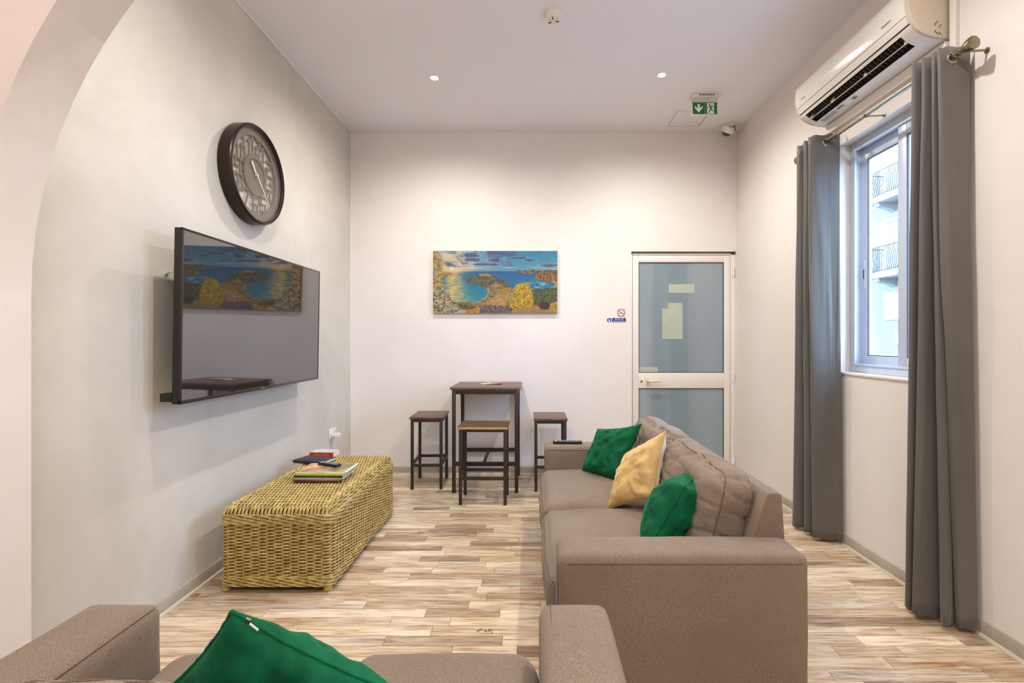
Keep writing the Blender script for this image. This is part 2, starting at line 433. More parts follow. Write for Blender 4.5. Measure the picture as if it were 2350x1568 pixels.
mb = MB(); mb.cyl((kx,y0+.001,kz),(kx,y0-.003,kz),.0095,14); mb.build('keyhole', plain('rusty_brass', lin(110,60,40), .5, .6), door)
for py in (625, 866, 1055):
    hxx, hzz = onwall(1683, py)
    mb = MB(); mb.cyl((hxx,YB+.016,hzz-.045),(hxx,YB+.016,hzz+.045),.009,12)
    mb.box(hxx-.018,hxx+.016,YB+.018,YB+.0225,hzz-.04,hzz+.04); mb.build('hinge', M_doorp, door)

# ------------------------------------------------------------------ window
win = struct_empty('window_1')
fx = XR+.065                       # front plane of the frame
def ring(mb, x0, x1, ya, yb, za, zb, w):
    mb.box(x0,x1,ya,ya+w,za,zb); mb.box(x0,x1,yb-w,yb,za,zb); mb.box(x0,x1,ya+w,yb-w,za,za+w); mb.box(x0,x1,ya+w,yb-w,zb-w,zb)
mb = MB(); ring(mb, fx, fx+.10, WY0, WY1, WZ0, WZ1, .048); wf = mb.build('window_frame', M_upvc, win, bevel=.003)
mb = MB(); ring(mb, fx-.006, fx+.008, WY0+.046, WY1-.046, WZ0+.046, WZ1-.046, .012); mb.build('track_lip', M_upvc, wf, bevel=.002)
def sash(x0, ya, yb):
    z0, z1 = WZ0+.05, WZ1-.05
    mb = MB(); w = .064
    mb.box(x0,x0+.035,ya,ya+w,z0,z1); mb.box(x0,x0+.035,yb-w,yb,z0,z1); mb.box(x0,x0+.035,ya+w,yb-w,z0,z0+.06); mb.box(x0,x0+.035,ya+w,yb-w,z1-.075,z1)
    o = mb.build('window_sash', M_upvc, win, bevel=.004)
    mb = MB(); mb.box(x0+.014,x0+.020,ya+w,yb-w,z0+.06,z1-.075); mb.build('pane', M_glass, o, smooth=False)
    mb = MB(); a, b, c, d = ya+w, yb-w, z0+.06, z1-.075
    ring(mb, x0+.004, x0+.0135, a, b, c, d, .005); mb.build('gasket', M_gap, o, smooth=False)
    return o
s1 = sash(fx+.040, 2.72, WY1-.044); s2 = sash(fx+.004, WY0+.05, 2.800)
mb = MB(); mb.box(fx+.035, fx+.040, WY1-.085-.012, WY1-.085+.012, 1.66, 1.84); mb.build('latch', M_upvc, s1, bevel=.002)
mb = MB(); mb.box(fx+.0342, fx+.0355, WY1-.085-.005, WY1-.085+.005, 1.72, 1.78); mb.build('latch_slot', M_gap, s1)
mb = MB(); mb.box(XR-.008, fx+.003, WY0-.015, WY1+.012, WZ0-.016, WZ0+.001); mb.build('window_sill', M_right, win, bevel=.004)

# ------------------------------------------------------------------ outside: facade across the street
struct('street_ground', MB().box(XR+.17, 40, -25, 60, -.4, -.15), plain('asphalt', lin(140,138,134), .9, var=.15, scale=3), smooth=False)
FX = 15.0
bld = thing('apartment_building', 'pale plastered apartment block with wrought iron balconies seen through the window', 'building', (FX, 20, -.15))
def bpart(mb, name, mat, parent=bld, **kw):
    mb.v = [(x-FX, y-20, z+.15) for x, y, z in mb.v]
    if parent is not bld: pass
    return mb.build(name, mat, parent, **kw)
M_fac = plaster('facade_render', lin(88,80,70), lin(102,93,82), .6, .6)
M_fac2 = plain('facade_concrete', lin(108,100,88), .8, var=.08, scale=4)
M_iron = plain('weathered_iron', lin(62,58,56), .6, .2)
mb = MB(); mb.box(FX, FX+6, 6, 42, -.15, 11.6)
bpart(mb, 'wall', M_fac, smooth=False)
M_shut = plain('shutter_paint', lin(120,124,128), .6, var=.1)
M_wfr = plain('beige_window_frame', lin(176,152,130), .5)
t = NT('far_window_glass'); M_fgl = t.set(col=lin(160,190,200), rough=.05, spec=.9)
def far_window(ya, yb, za, zb):
    mb = MB(); x = FX-.05
    mb.box(x, FX, ya, ya+.08, za, zb); mb.box(x, FX, yb-.08, yb, za, zb); mb.box(x, FX, ya+.08, yb-.08, za, za+.08); mb.box(x, FX, ya+.08, yb-.08, zb-.08, zb)
    mb.box(x, FX, (ya+yb)/2-.03, (ya+yb)/2+.03, za+.08, zb-.08)
    o = bpart(mb, 'window', M_wfr)
    mb = MB(); mb.box(x+.02, FX-.005, ya+.08, yb-.08, za+.08, zb-.08); bpart(mb, 'pane', M_fgl, o, smooth=False)
for k in range(-2, 3):
    far_window(19.55+k*4.4, 20.7+k*4.4, 2.16, 3.3)
    for (za, zb) in ((4.1, 6.24), (7.2, 9.34)):
        mb = MB(); ya, yb = 19.2+k*4.4, 20.8+k*4.4
        mb.box(FX-.14, FX, ya-.0, ya+.22, za, zb); mb.box(FX-.14, FX, yb-.34, yb, za, zb); mb.box(FX-.14, FX, ya, yb, zb, zb+.1)
        o = bpart(mb, 'balcony_doorway', plain('doorway_reveal', lin(176,172,164), .8, var=.15, scale=6) if k == -2 and za < 5 else bpy.data.materials['doorway_reveal'])
        mb = MB()
        for q in range(9):
            yy = ya+.24+q*.112; mb.box(FX-.06, FX-.02, yy, yy+.09, za, zb)
        bpart(mb, 'shutter', M_shut, o)
        # slab, brackets, railing
        mb = MB(); sy0, sy1 = 17.4+k*4.4, 20.62+k*4.4
        mb.box(FX-.85, FX, sy0, sy1, za-.25, za); sl = bpart(mb, 'balcony_slab', M_fac2, bevel=.02)
        for yy in (sy0+.35, sy1-.45):
            mb = MB(); mb.prism([(0,0),(.75,0),(.7,-.12),(.25,-.22),(0,-.34)], lambda d,z: (FX-d, yy-.14, za-.25+z), lambda d,z: (FX-d, yy+.14, za-.25+z))
            bpart(mb, 'bracket', M_fac2)
        mb = MB(); x0 = FX-.80
        for zz in (1.02, .06):
            mb.tube([(FX,sy1-.04,za+zz),(x0,sy1-.04,za+zz),(x0,sy0+.04,za+zz),(FX,sy0+.04,za+zz)], .022, 4)
        prof = [(0,.06),(-.06,.2),(-.12,.34),(-.10,.5),(-.03,.66),(.01,.82),(0,1.02)]
        n = 30
        for q in range(n+1):
            yy = sy0+.06+(sy1-sy0-.12)*q/n
            mb.tube([(x0+d, yy+d*.6, za+z) for d, z in prof], .012, 3, up=(0,1,0), cap=False)
        for q in range(7):
            xx = x0+.1+q*.1
            mb.tube([(xx+d*.5, sy1-.04-d, za+z) for d, z in prof], .012, 3, up=(0,1,0), cap=False)
        r = bpart(mb, 'railing', M_iron); r['kind'] = 'stuff'
mb = MB(); mb.box(FX-.06, FX, 6, 42, .62, .76); bpart(mb, 'ledge', M_fac2)
mb = MB(); mb.box(FX-.08, FX, 19.7, 20.05, 1.15, 1.6); bpart(mb, 'meter_box', M_wfr)

# ------------------------------------------------------------------ wicker box
wx0, wx1, wy0, wy1, wz = -1.645, -1.045, 2.565, 3.735, .455
wb_t = thing('wicker_chest', 'long low yellow wicker chest standing against the left wall under the television', 'chest', ((wx0+wx1)/2, (wy0+wy1)/2, 0))
OX, OY = (wx0+wx1)/2, (wy0+wy1)/2
def wbuild(mb, name, mat, stuff=False, **kw):
    mb.v = [(x-OX, y-OY, z) for x, y, z in mb.v]
    o = mb.build(name, mat, wb_t, **kw)
    if stuff: o['kind'] = 'stuff'
    return o
def rrect(x0,x1,y0,y1,r):
    """arclength parametrised rounded rectangle"""
    pts = []
    def arcp(cx, cy, a0):
        for a in np.linspace(a0, a0+PI/2, 9): pts.append((cx+r*math.cos(a), cy+r*math.sin(a)))
    arcp(x1-r,y0+r,-PI/2); arcp(x1-r,y1-r,0); arcp(x0+r,y1-r,PI/2); arcp(x0+r,y0+r,PI)
    p = np.array(pts+[pts[0]]); d = np.r_[0, np.cumsum(np.hypot(*np.diff(p, axis=0).T))]
    return p, d
rp, rd = rrect(wx0+.006,wx1-.006,wy0+.006,wy1-.006,.05)
Lp = rd[-1]; nst = 2*round(Lp/.042/2); pst = Lp/nst
def perim(s):
    s = np.mod(s, Lp); x = np.interp(s, rd, rp[:,0]); y = np.interp(s, rd, rp[:,1])
    x2 = np.interp(np.mod(s+.004,Lp), rd, rp[:,0]); y2 = np.interp(np.mod(s+.004,Lp), rd, rp[:,1])
    t = np.stack([x2-x, y2-y],1); t /= np.linalg.norm(t,axis=1)[:,None]+1e-9
    return x, y, t[:,1], -t[:,0]
mb = MB(); ns = nst*5; s = np.arange(ns)*Lp/ns
x, yv, nx, ny = perim(s)
rw = random.Random(3)
for r in range(32):
    ph = PI*(r%2); z = .086+r*.0086
    off = .0056*np.sin(PI*s/pst+ph)
    zz = z-.0016*np.abs(np.sin(PI*s/pst))+.0008*np.sin(s*7+r)
    mb.tube(np.stack([x+nx*off, yv+ny*off, zz],1), .0037, 6, closed=True)
wbuild(mb, 'side_weave', M_wick, True)
def wale(z0, n, dz):
    mb = MB()
    for r in range(n):
        for k in range(2):
            off = .004+.0055*np.sin(2*PI*s/(pst*4)+r*1.9+k*PI)
            zz = z0+r*dz+.0034*np.cos(2*PI*s/(pst*4)+r*1.9+k*PI)
            mb.tube(np.stack([x+nx*off, yv+ny*off, zz],1), .0034, 6, closed=True)
    return mb
wbuild(wale(.363,5,.0105), 'upper_braid', M_wick, True)
wbuild(wale(.036,5,.0108), 'lower_braid', M_wick, True)
# top weave: strands along the depth, curling down over the ends
mb = MB(); R = .045; ztop = wz-.006
def toppath():
    pts = []
    for a in np.linspace(0, PI/2, 7): pts.append((wy0+.004+R-R*math.cos(a), ztop-R+R*math.sin(a), -math.cos(a), math.sin(a)))
    m = int((wy1-wy0-2*R)/.042*4)
    for q in np.linspace(0,1,m)[1:-1]: pts.append((wy0+.004+R+(wy1-wy0-.008-2*R)*q, ztop, 0, 1))
    for a in np.linspace(PI/2, PI, 7): pts.append((wy1-.004-R-R*math.cos(a), ztop-R+R*math.sin(a), -math.cos(a), math.sin(a)))
    return np.array(pts)
tp = toppath(); dl = np.r_[0, np.cumsum(np.hypot(*np.diff(tp[:,:2],axis=0).T))]
nx_ = int((wx1-wx0-2*.028)/.0100)
for k in range(nx_+1):
    xx = wx0+.030+k*(wx1-wx0-.060)/nx_
    off = .0045*np.sin(PI*dl/.042+PI*(k%2)); off[:5] += .001*(k%4==0)
    mb.tube(np.stack([xx+.0010*np.sin(dl*9+k), tp[:,0]+tp[:,2]*off, tp[:,1]+tp[:,3]*off-.006*(k<2 or k>nx_-2)],1), .0042, 6, up=(1,0,0))
wbuild(mb, 'top_weave', M_wick, True)
mb = MB()
for sg, xe in ((1, wx1-.004), (-1, wx0+.004)):
    for r in range(7):
        a = r/6*PI/2*1.02; yy = np.linspace(wy0+.03, wy1-.03, 190)
        for k in range(2):
            off = .001+.0052*np.sin(2*PI*yy/.17+r*1.7+k*PI); da = .07*np.cos(2*PI*yy/.17+r*1.7+k*PI)
            cx, cz = xe-sg*.052, wz-.008-.052
            # round the strand ends into the corner posts
            e = np.clip(np.minimum(yy-yy[0], yy[-1]-yy)/.045, 0, 1); inset = .05*(1-np.sqrt(1-(1-e)**2))
            rad = .052+off-inset
            mb.tube(np.stack([cx+sg*rad*np.cos(a+da), yy-np.sign(yy-OY)*0, cz+rad*np.sin(a+da)],1), .0036, 6, up=(0,0,1) if r < 4 else (1,0,0))
wbuild(mb, 'edge_braid', M_wick, True)
mb = MB()
for k in range(nst):
    for d in (-.0045, .0045):
        q = np.array([(k+.5)*pst+d]); a, b, c, d2 = perim(q)
        mb.tube([(a[0],b[0],.03),(a[0],b[0],.41)], .0032, 5, up=(1,0,0))
yy = wy0+.05
while yy < wy1-.04:
    for d in (-.0045,.0045): mb.tube([(wx0+.03,yy+d,ztop-.001),(wx1-.03,yy+d,ztop-.001)], .0030, 5)
    yy += .042
wbuild(mb, 'stakes', M_stake, True)
mb = MB(); mb.box(wx0+.019, wx1-.019, wy0+.019, wy1-.019, .034, wz-.018); wbuild(mb, 'shadow_core', M_core, bevel=.045, seg=5)  # dark core added to close the weave, inner shade is in its colour
for (fx_, fy_) in ((wx0+.03,wy0+.03),(wx1-.035,wy0+.03),(wx0+.03,wy1-.03),(wx1-.035,wy1-.03)):
    mb = MB(); mb.cyl((fx_,fy_,0),(fx_,fy_,.04),.017,14)
    for q in range(4): mb.tube([(fx_+.019*math.cos(a), fy_+.019*math.sin(a), .006+q*.0085) for a in np.linspace(0,2*PI,15)[:-1]], .0045, 6, closed=True)
    wbuild(mb, 'foot', M_wick)

# ------------------------------------------------------------------ books and magazines on the chest
zt = wz+.0035
def papermat(name, cols, sc=9, st=(1,1,1)):
    t = NT(name); f = t.noise(t.coord(st), sc, 3, .6, .6); n = len(cols)
    return t.set(col=t.ramp(f, [(.3+.4*i/(n-1), c) for i, c in enumerate(cols)]), rough=.35)
def text(body, size, mat, loc, rot, parent, name='lettering', ext=.0003, align='CENTER', sx=1):
    cu = bpy.data.curves.new(name, 'FONT'); cu.body = body; cu.size = size; cu.extrude = ext; cu.align_x = align; cu.align_y = 'CENTER'
    cu.resolution_u = 3
    cu.materials.append(mat); tmp = bpy.data.objects.new(name, cu); C.objects.link(tmp)
    bpy.context.view_layer.update(); me = bpy.data.meshes.new_from_object(tmp.evaluated_get(bpy.context.evaluated_depsgraph_get()))
    bpy.data.objects.remove(tmp); bpy.data.curves.remove(cu); me.name = name
    if not me.materials: me.materials.append(mat)
    o = bpy.data.objects.new(name, me); C.objects.link(o); o.location = loc; o.rotation_euler = rot
    o.scale = (sx,1,1)
    if parent: o.parent = parent
    return o
def magazine(label, cx, cy, z, w, d, h, rot, cover, spine, flare=.0, txt=None, tm=None):
    o = thing('magazine', label, 'magazine', (cx,cy,z), rot, 'magazine stack on the wicker chest')
    mb = MB(); mb.box(-w/2,w/2,-d/2,d/2,h-.0007,h); mb.box(-w/2,w/2,-d/2,d/2,0,.0007); mb.build('cover', cover, o, smooth=False)
    mb = MB(); mb.box(-w/2,w/2,-d/2-.0006,-d/2+.0004,0,h); mb.build('spine', spine, o, bevel=.0003)
    n = max(3, int(h/.0016)); mb = MB()
    for q in range(n):
        z0 = .0009+(h-.0018)*q/n; e = rw.uniform(0,.004)+flare*q/n
        mb.box(-w/2+.002, w/2-.003+e, -d/2+.001, d/2-.002+e*.5, z0, z0+(h-.0018)/n*.75)
    mb.build('pages', M_paper, o, smooth=False)
    if txt: text(txt, h*.62, tm, (0,-d/2-.0009,h/2), (PI/2,0,0), o)
    return o
my = 3.085; z = zt
specs = [('lowest magazine of the stack, black cover with red corner', -1.305, my, .285, .21, .007, .03, papermat('cover_black', [lin(40,30,30), lin(110,52,44)]), papermat('spine_black',[lin(26,22,24),lin(50,40,40)]), 0, None),
 ('thin brown catalogue second from the bottom of the magazine stack', -1.315, my+.004, .29, .21, .009, -.03, papermat('cover_brown', [lin(120,88,60), lin(180,150,110)]), papermat('spine_brown',[lin(112,80,54),lin(150,116,80)]), .004, None),
 ('cream magazine with dark blue spine print in the middle of the stack', -1.298, my+.003, .29, .212, .011, .02, papermat('cover_cream', [lin(226,214,200), lin(200,190,180)]), papermat('spine_blue',[lin(40,52,92),lin(228,216,206)], 3), .006, None),
 ('dark olive magazine under the lime green one', -1.300, my+.002, .30, .212, .013, -.012, papermat('cover_olive', [lin(50,52,40), lin(70,72,58)]), papermat('spine_olive',[lin(44,44,36),lin(60,60,50)]), .010, 'MEMORIES OF A SUMMER     VOLUME'),
 ('magazine with a lime green spine second from the top of the stack', -1.292, my+.003, .292, .212, .010, -.006, papermat('cover_lime', [lin(170,200,40), lin(190,214,60)]), papermat('spine_lime',[lin(168,200,30),lin(182,212,50)]), .014, None),
 ('top magazine of the stack with orange and teal landscape cover', -1.293, my+.006, .297, .214, .010, -.004, papermat('cover_landscape', [lin(70,88,82), lin(128,120,84), lin(214,158,100), lin(226,190,140)], 5, (1.6,.7,1)), papermat('spine_white',[lin(234,226,220),lin(240,234,228)]), .02, 'HALLS AND HOUSES')]
for (lb,cx,cy,w,d,h,ro,cv,sp,fl,tx) in specs:
    magazine(lb, cx, cy, z, w, d, h, ro, cv, sp, fl, tx, M_grey); z += h+.0004
zs = z
# charcoal spine half on the top magazine is printed: small dark panel
# remote on the magazines
M_btn = plain('remote_button_grey', lin(150,150,150), .5); M_red = plain('red_plastic', lin(190,40,30), .4)
M_btn_y = plain('yellow_button', lin(214,190,70), .5); M_btn_w = plain('white_button', lin(225,225,220), .5)
def remote(label, loc, rot, L, W, H):
    o = thing('remote_control', label, 'remote control', loc, rot)
    mb = MB(); pr = []
    mb.box(-L/2,L/2,-W/2,W/2,0,H); mb.build('casing', M_rubber, o, bevel=min(H,W)*.35, seg=3)
    rr = random.Random(5); k = 0
    for i in range(11):
        for j in range(3):
            m = [M_btn, M_btn, M_btn_w, M_grey][rr.randrange(4)]
            if i == 10 and j == 2: m = M_red
            if i == 1: m = [M_red, M_btn_y, M_grey][j]
            xx, yy = -L*.4+i*L*.08, (j-1)*W*.27
            b = MB(); b.box(xx-L*.022,xx+L*.022,yy-W*.08,yy+W*.08,H-.0005,H+.0022); b.build('button', m, o, bevel=.0008)
    return o
remote('black remote control lying across the top magazine on the wicker chest', (-1.298, 3.14, zs), -.42, .16, .046, .016)
remote('black remote control lying on the far armrest of the large sofa', (.262, 3.53, .5815), -.02, .21, .048, .018)
# navy notebook
nb_ = thing('notebook', 'navy blue hardback notebook with elastic band on the wicker chest', 'notebook', (-1.55, 3.49, zt), -.30)
mb = MB(); L, W = .235, .155
mb.box(-L/2,L/2,-W/2,W/2,0,.003); mb.box(-L/2,L/2,-W/2,W/2,.019,.022); mb.box(-L/2,L/2,-W/2,-W/2+.003,.0029,.0191)
M_navy = plain('navy_cloth', lin(38,38,56), .5, var=.06); mb.build('cover', M_navy, nb_, bevel=.0012)
mb = MB()
for q in range(8): mb.box(-L/2+.004,L/2-.004,-W/2+.004,W/2-.004,.0032+q*.00197,.0049+q*.00197)
mb.build('pages', M_paper, nb_, smooth=False)
mb = MB(); mb.tube([(L/2-.02,-W/2-.001,.0),(L/2-.02,-W/2-.001,.0225),(L/2-.02,W/2+.001,.0225),(L/2-.02,W/2+.001,.0)], .0014, 5, up=(1,0,0)); mb.build('elastic_band', M_navy, nb_)
mb = MB(); mb.tube([(-L/2+.03,-W/2+.002,.01),(-L/2+.005,-W/2-.012,.016),(-L/2-.012,-W/2-.016,.028)], .0012, 5, up=(0,0,1)); mb.build('ribbon', M_navy, nb_)
# red paperback
pb = thing('paperback_book', 'thick red paperback with pale illustrated cover at the far end of the wicker chest', 'book', (-1.553, 3.672, zt), -.03)
mb = MB(); L, W, H = .178, .108, .036
mb.box(-L/2,L/2,-W/2,W/2,H-.0008,H); mb.box(-L/2,L/2,-W/2,W/2,0,.0008)
mb.build('cover', papermat('cover_paperback', [lin(226,232,230), lin(150,176,190), lin(236,236,232), lin(186,96,70)], 30), pb, smooth=False)
mb = MB(); mb.box(-L/2,L/2,-W/2-.001,-W/2+.0004,0,H); mb.build('spine', plain('red_spine', lin(176,44,28), .4), pb, bevel=.0006)
mb = MB()
for q in range(14): mb.box(-L/2+.001,L/2-.0015,-W/2+.001,W/2-.001,.001+q*.00245,.0031+q*.00245)
mb.build('pages', M_paper, pb, smooth=False)
text('Jeffrey Archer', .021, plain('orange_print', lin(236,150,90), .5), (0,-W/2-.0014,H*.48), (PI/2,0,0), pb)

# ------------------------------------------------------------------ bar table and stools
def leg_boxes(o, x0, x1, y0, y1, z1, w, mat=M_black):
    for (a, b) in ((x0,y0),(x1-w,y0),(x0,y1-w),(x1-w,y1-w)):
        mb = MB(); mb.box(a,a+w,b,b+w,.004,z1); lg = mb.build('leg', mat, o, bevel=.0015)
        mb = MB(); mb.box(a-.0008,a+w+.0008,b-.0008,b+w+.0008,0,.006); mb.build('foot_cap', M_rubber, lg, bevel=.001)
def rail(o, x0,x1,y0,y1,z0,z1, name='rail'):
    mb = MB(); mb.box(x0,x1,y0,y1,z0,z1); return mb.build(name, M_black, o, bevel=.0015)
def screws(o, pts, ax):
    for (a,b,c) in pts:
        mb = MB()
        d = Vector((0,-.0018,0)) if ax == 'y' else Vector((.0018,0,0))
        mb.cyl(Vector((a,b,c)), Vector((a,b,c))+d, .0045, 10); mb.build('screw', M_gap, o)
def make_stool(label, loc, rotz, W, D, H, worn=False):
    o = thing('bar_stool', label, 'stool', loc, rotz, 'bar stools around the high table')
    mb = MB(); t = .02
    if not worn:
        mb.box(-W/2,W/2,-D/2,D/2,H-t,H)
        bm_ = mb.build('seat', M_top, o, bevel=.004, seg=2)
    else:
        n = 30; V = []; Fs = []
        rr = random.Random(9)
        fe = [(-W/2+W*i/n, -D/2-.004+rr.uniform(-.0025,.0025)-.008*max(0,math.cos(i*.32))) for i in range(n+1)]
        top = [(a, b+.006) for a, b in fe]
        mb.prism(top+[(W/2,D/2),(-W/2,D/2)], lambda x,y: (x,y,H-t+.0), lambda x,y: (x,y,H+.0015*math.sin(x*30)))
        mb.build('seat', M_topraw, o, bevel=0, smooth=False)
        mb = MB(); mb.prism([(a,b-.001) for a,b in fe]+[(a,b+.0055) for a,b in fe][::-1], lambda x,y: (x,y,H-t-.001), lambda x,y: (x,y+.002,H-.003+.0012*math.sin(x*90)))
        c = mb.build('seat_edge', M_chip, o, smooth=False); c['label'] = 'broken raw chipboard front edge'
    w = .025; i = .010
    x0,x1,y0,y1 = -W/2+i, W/2-i, -D/2+i, D/2-i
    leg_boxes(o, x0,x1,y0,y1,H-t,w)
    for (a,b) in ((y0,y0+.018),(y1-.018,y1)): rail(o, x0+w,x1-w,a,b,H-t-.025,H-t, 'seat_rail')
    for (a,b) in ((x0,x0+.018),(x1-.018,x1)): rail(o, a,b,y0+w,y1-w,H-t-.025,H-t, 'seat_rail')
    for (a,b) in ((y0,y0+.02),(y1-.02,y1)): rail(o, x0+w,x1-w,a,b,.20,.225, 'footrest')
    for (a,b) in ((x0,x0+.02),(x1-.02,x1)): rail(o, a,b,y0+w,y1-w,.205,.23, 'footrest')
    screws(o, [(x0+w/2,y0,H-t-.012),(x1-w/2,y0,H-t-.012),(x0+w/2,y0,.213),(x1-w/2,y0,.213)], 'y')
    return o
tb = thing('bar_table', 'square high bar table with brown top on black metal frame by the back wall', 'table', (-.398, 4.525, 0))
W, D, H = .615, .60, .915
mb = MB(); mb.box(-W/2,W/2,-D/2,D/2,H-.018,H); mb.build('table_top', M_top, tb, bevel=.002)
x0,x1,y0,y1 = -W/2+.018, W/2-.022, -D/2+.008, D/2-.02; w = .030
leg_boxes(tb, x0,x1,y0,y1,H-.018,w)
for (a,b) in ((y0,y0+.02),(y1-.02,y1)): rail(tb, x0+w,x1-w,a,b,H-.018-.04,H-.018, 'apron')
for (a,b) in ((x0,x0+.02),(x1-.02,x1)): rail(tb, a,b,y0+w,y1-w,H-.018-.04,H-.018, 'apron')
rail(tb, x0+w,x1-w,y0,y0+.022,.232,.268,'stretcher'); rail(tb, x0+w,x1-w,y1-.022,y1,.232,.268,'stretcher')
rail(tb, -.03,-.005,y0+.022,y1-.022,.236,.256,'stretcher')
screws(tb, [(x0+w/2,y0,H-.04),(x1-w/2,y0,H-.04)], 'y')
make_stool('brown-topped bar stool left of the high table', (-.937, 4.525, 0), .035, .30, .40, .643)
make_stool('brown-topped bar stool right of the high table behind the sofa arm', (.170, 4.46, 0), 0, .30, .40, .640)
make_stool('bar stool in front of the high table with broken chipboard seat edge', (-.388, 4.062, 0), -.015, .405, .30, .632, True)
for i, (lb, lx, ly, rz, m) in enumerate((
    ('cream folded leaflet lying left on the bar table', -.42, 4.60, .5, papermat('leaflet_cream',[lin(220,206,180),lin(240,232,214)],20)),
    ('white leaflet in the middle of the bar table under the red one', -.37, 4.585, -.2, papermat('leaflet_white',[lin(236,230,220),lin(200,180,160)],20)),
    ('red and white leaflet lying rightmost on the bar table', -.325, 4.57, -.45, papermat('leaflet_red',[lin(236,230,224),lin(214,70,60),lin(238,232,226)],16)))):
    o = thing('leaflet', lb, 'leaflet', (lx, ly, H+.0005+.0022*i), rz)
    mb = MB(); n = 6
    for s_ in (0,1):
        V = []; 
        for q in range(n+1):
            a = q/n; V += [(-.055+.11*a, -.045, .0006+s_*(.0008+.006*a*a)), (-.055+.11*a, .045, .0006+s_*(.0008+.006*a*a))]
        V2 = [(a,b,c+.0005) for a,b,c in V]; m_ = len(V)
        Fs = [(2*q,2*q+2,2*q+3,2*q+1) for q in range(n)]+[(m_+2*q,m_+2*q+1,m_+2*q+3,m_+2*q+2) for q in range(n)]
        Fs += [(2*q,m_+2*q,m_+2*q+2,2*q+2) for q in range(n)]+[(2*q+1,2*q+3,m_+2*q+3,m_+2*q+1) for q in range(n)]+[(0,1,m_+1,m_),(2*n,m_+2*n,m_+2*n+1,2*n+1)]
        q_ = MB().add(V+V2, Fs); q_.build('leaf', m, o, smooth=False)

# ------------------------------------------------------------------ sofas
def soft(fn, seg=(16,16,8)):
    """grid over the six faces of the cube [-1,1]^3 mapped by fn"""
    mb = MB()
    for ax in range(3):
        for sg in (-1, 1):
            a, b = [i for i in range(3) if i != ax]; na, nb = seg[a], seg[b]
            V = []
            for i in range(na+1):
                for j in range(nb+1):
                    p = [0,0,0]; p[ax] = sg; p[a] = -1+2*i/na; p[b] = -1+2*j/nb; V.append(fn(Vector(p)))
            mb.add(V, [(i*(nb+1)+j,(i+1)*(nb+1)+j,(i+1)*(nb+1)+j+1,i*(nb+1)+j+1) for i in range(na) for j in range(nb)])
    return mb
def rounder(c, h, r, crown=0, sag=0, puff=0, wr=0, wf=6, rot=None, seed=0, fold=0):
    """rounded box of half size h; crown lifts the top, puff swells the sides, wr wrinkles"""
    c = Vector(c); h = Vector(h)
    def f(p):
        q = Vector((p.x*h.x, p.y*h.y, p.z*h.z))
        core = Vector(tuple(max(-(h[i]-r), min(h[i]-r, q[i])) for i in range(3)))
        d = q-core
        if d.length > 1e-9:
            e = Vector(tuple(max(-1, min(1, d[i]/r)) for i in range(3))); m = max(abs(e.x),abs(e.y),abs(e.z))
            core = core+e.normalized()*r*m if e.length > 0 else core
        q = core; u = 1-p.x*p.x; v = 1-p.y*p.y; w = 1-p.z*p.z
        if crown: q.z += crown*(max(0,u*v)**.6)*(1 if p.z > 0 else -.3)*abs(p.z)
        if puff: q.x += puff*p.x*(max(0,v*w)**.5); q.y += puff*p.y*(max(0,u*w)**.5)*.5
        if wr:
            s = Vector((seed*3.1, seed, seed*1.7)); k = noise.noise(q*wf+s)*wr + noise.noise(q*wf*2.7+s)*wr*.4
            if fold:
                k -= fold*max(0, 1-abs(noise.noise(Vector((q.x*3,q.y*4,q.z*15))+s))*7)
                k -= fold*.7*max(0, 1-abs(noise.noise(Vector((q.x*8,q.y*13,q.z*4))+s))*9)
            n = q.normalized(); q = q+n*k
        if rot: q = rot @ q
        return c+q
    return f
def rim(fn, plane, val, n=60, inset=1.0):
    """closed path over the cube surface where coordinate `plane` = val"""
    a, b = [i for i in range(3) if i != plane]; pts = []
    for k in range(n):
        t = 4*k/n; s = int(t); e = t-s
        uv = [(-1+2*e,-1),(1,-1+2*e),(1-2*e,1),(-1,1-2*e)][s]
        p = [0,0,0]; p[plane] = val; p[a] = uv[0]*inset; p[b] = uv[1]*inset; pts.append(fn(Vector(p)))
    return pts
def cushion(name, parent, fn, org, seg, seams, mat=M_sofa, sr=.003, subname='piping'):
    mb = soft(fn, seg); mb.v = [tuple(Vector(v)-org) for v in mb.v]
    o = mb.build(name, mat, parent, weld=True, ang=180)
    for (pl, val) in seams:
        q = MB(); q.tube([p-org for p in rim(fn, pl, val)], sr, 6, closed=True, up=(.3,.2,.9)); q.build(subname, M_seam, o)
    return o

# large sofa along the right: front faces -x
so = Vector((.53, 2.66, 0))
big = thing('sofa', 'large taupe fabric two-cushion sofa standing along the window side with three throw pillows', 'sofa', so)
SX0, SX1, SY0, SY1 = .095, .975, 1.70, 3.625
AZ = .574
for (a, b) in ((SY0, SY0+.19), (SY1-.17, SY1)):
    f = rounder(((SX0+SX1)/2, (a+b)/2, (AZ+.05)/2), ((SX1-SX0)/2, (b-a)/2, (AZ-.05)/2), .025, crown=.006, wr=.003, wf=5, seed=a)
    cushion('armrest', big, f, so, (26,8,16), [], sr=.0016)
    # seams along the upper edges
    o = big.children[-1]
    yy = a+.004 if a < 2 else a+.004
    q = MB(); q.tube([(x-so.x, a-.0004, AZ-.026) for x in np.linspace(SX0+.03, SX1-.03, 20)]+[(SX1-so.x+.001, a+.03, AZ-.026)], .0018, 5, up=(0,0,1)); 
    q.v = [(v[0], v[1]-so.y, v[2]) for v in q.v]; q.build('seam', M_seam, o)
    q = MB(); q.tube([(SX0-.001-so.x, a+.026-so.y, z_) for z_ in np.linspace(.08, AZ-.035, 10)], .0018, 5, up=(1,0,0)); q.build('seam', M_seam, o)
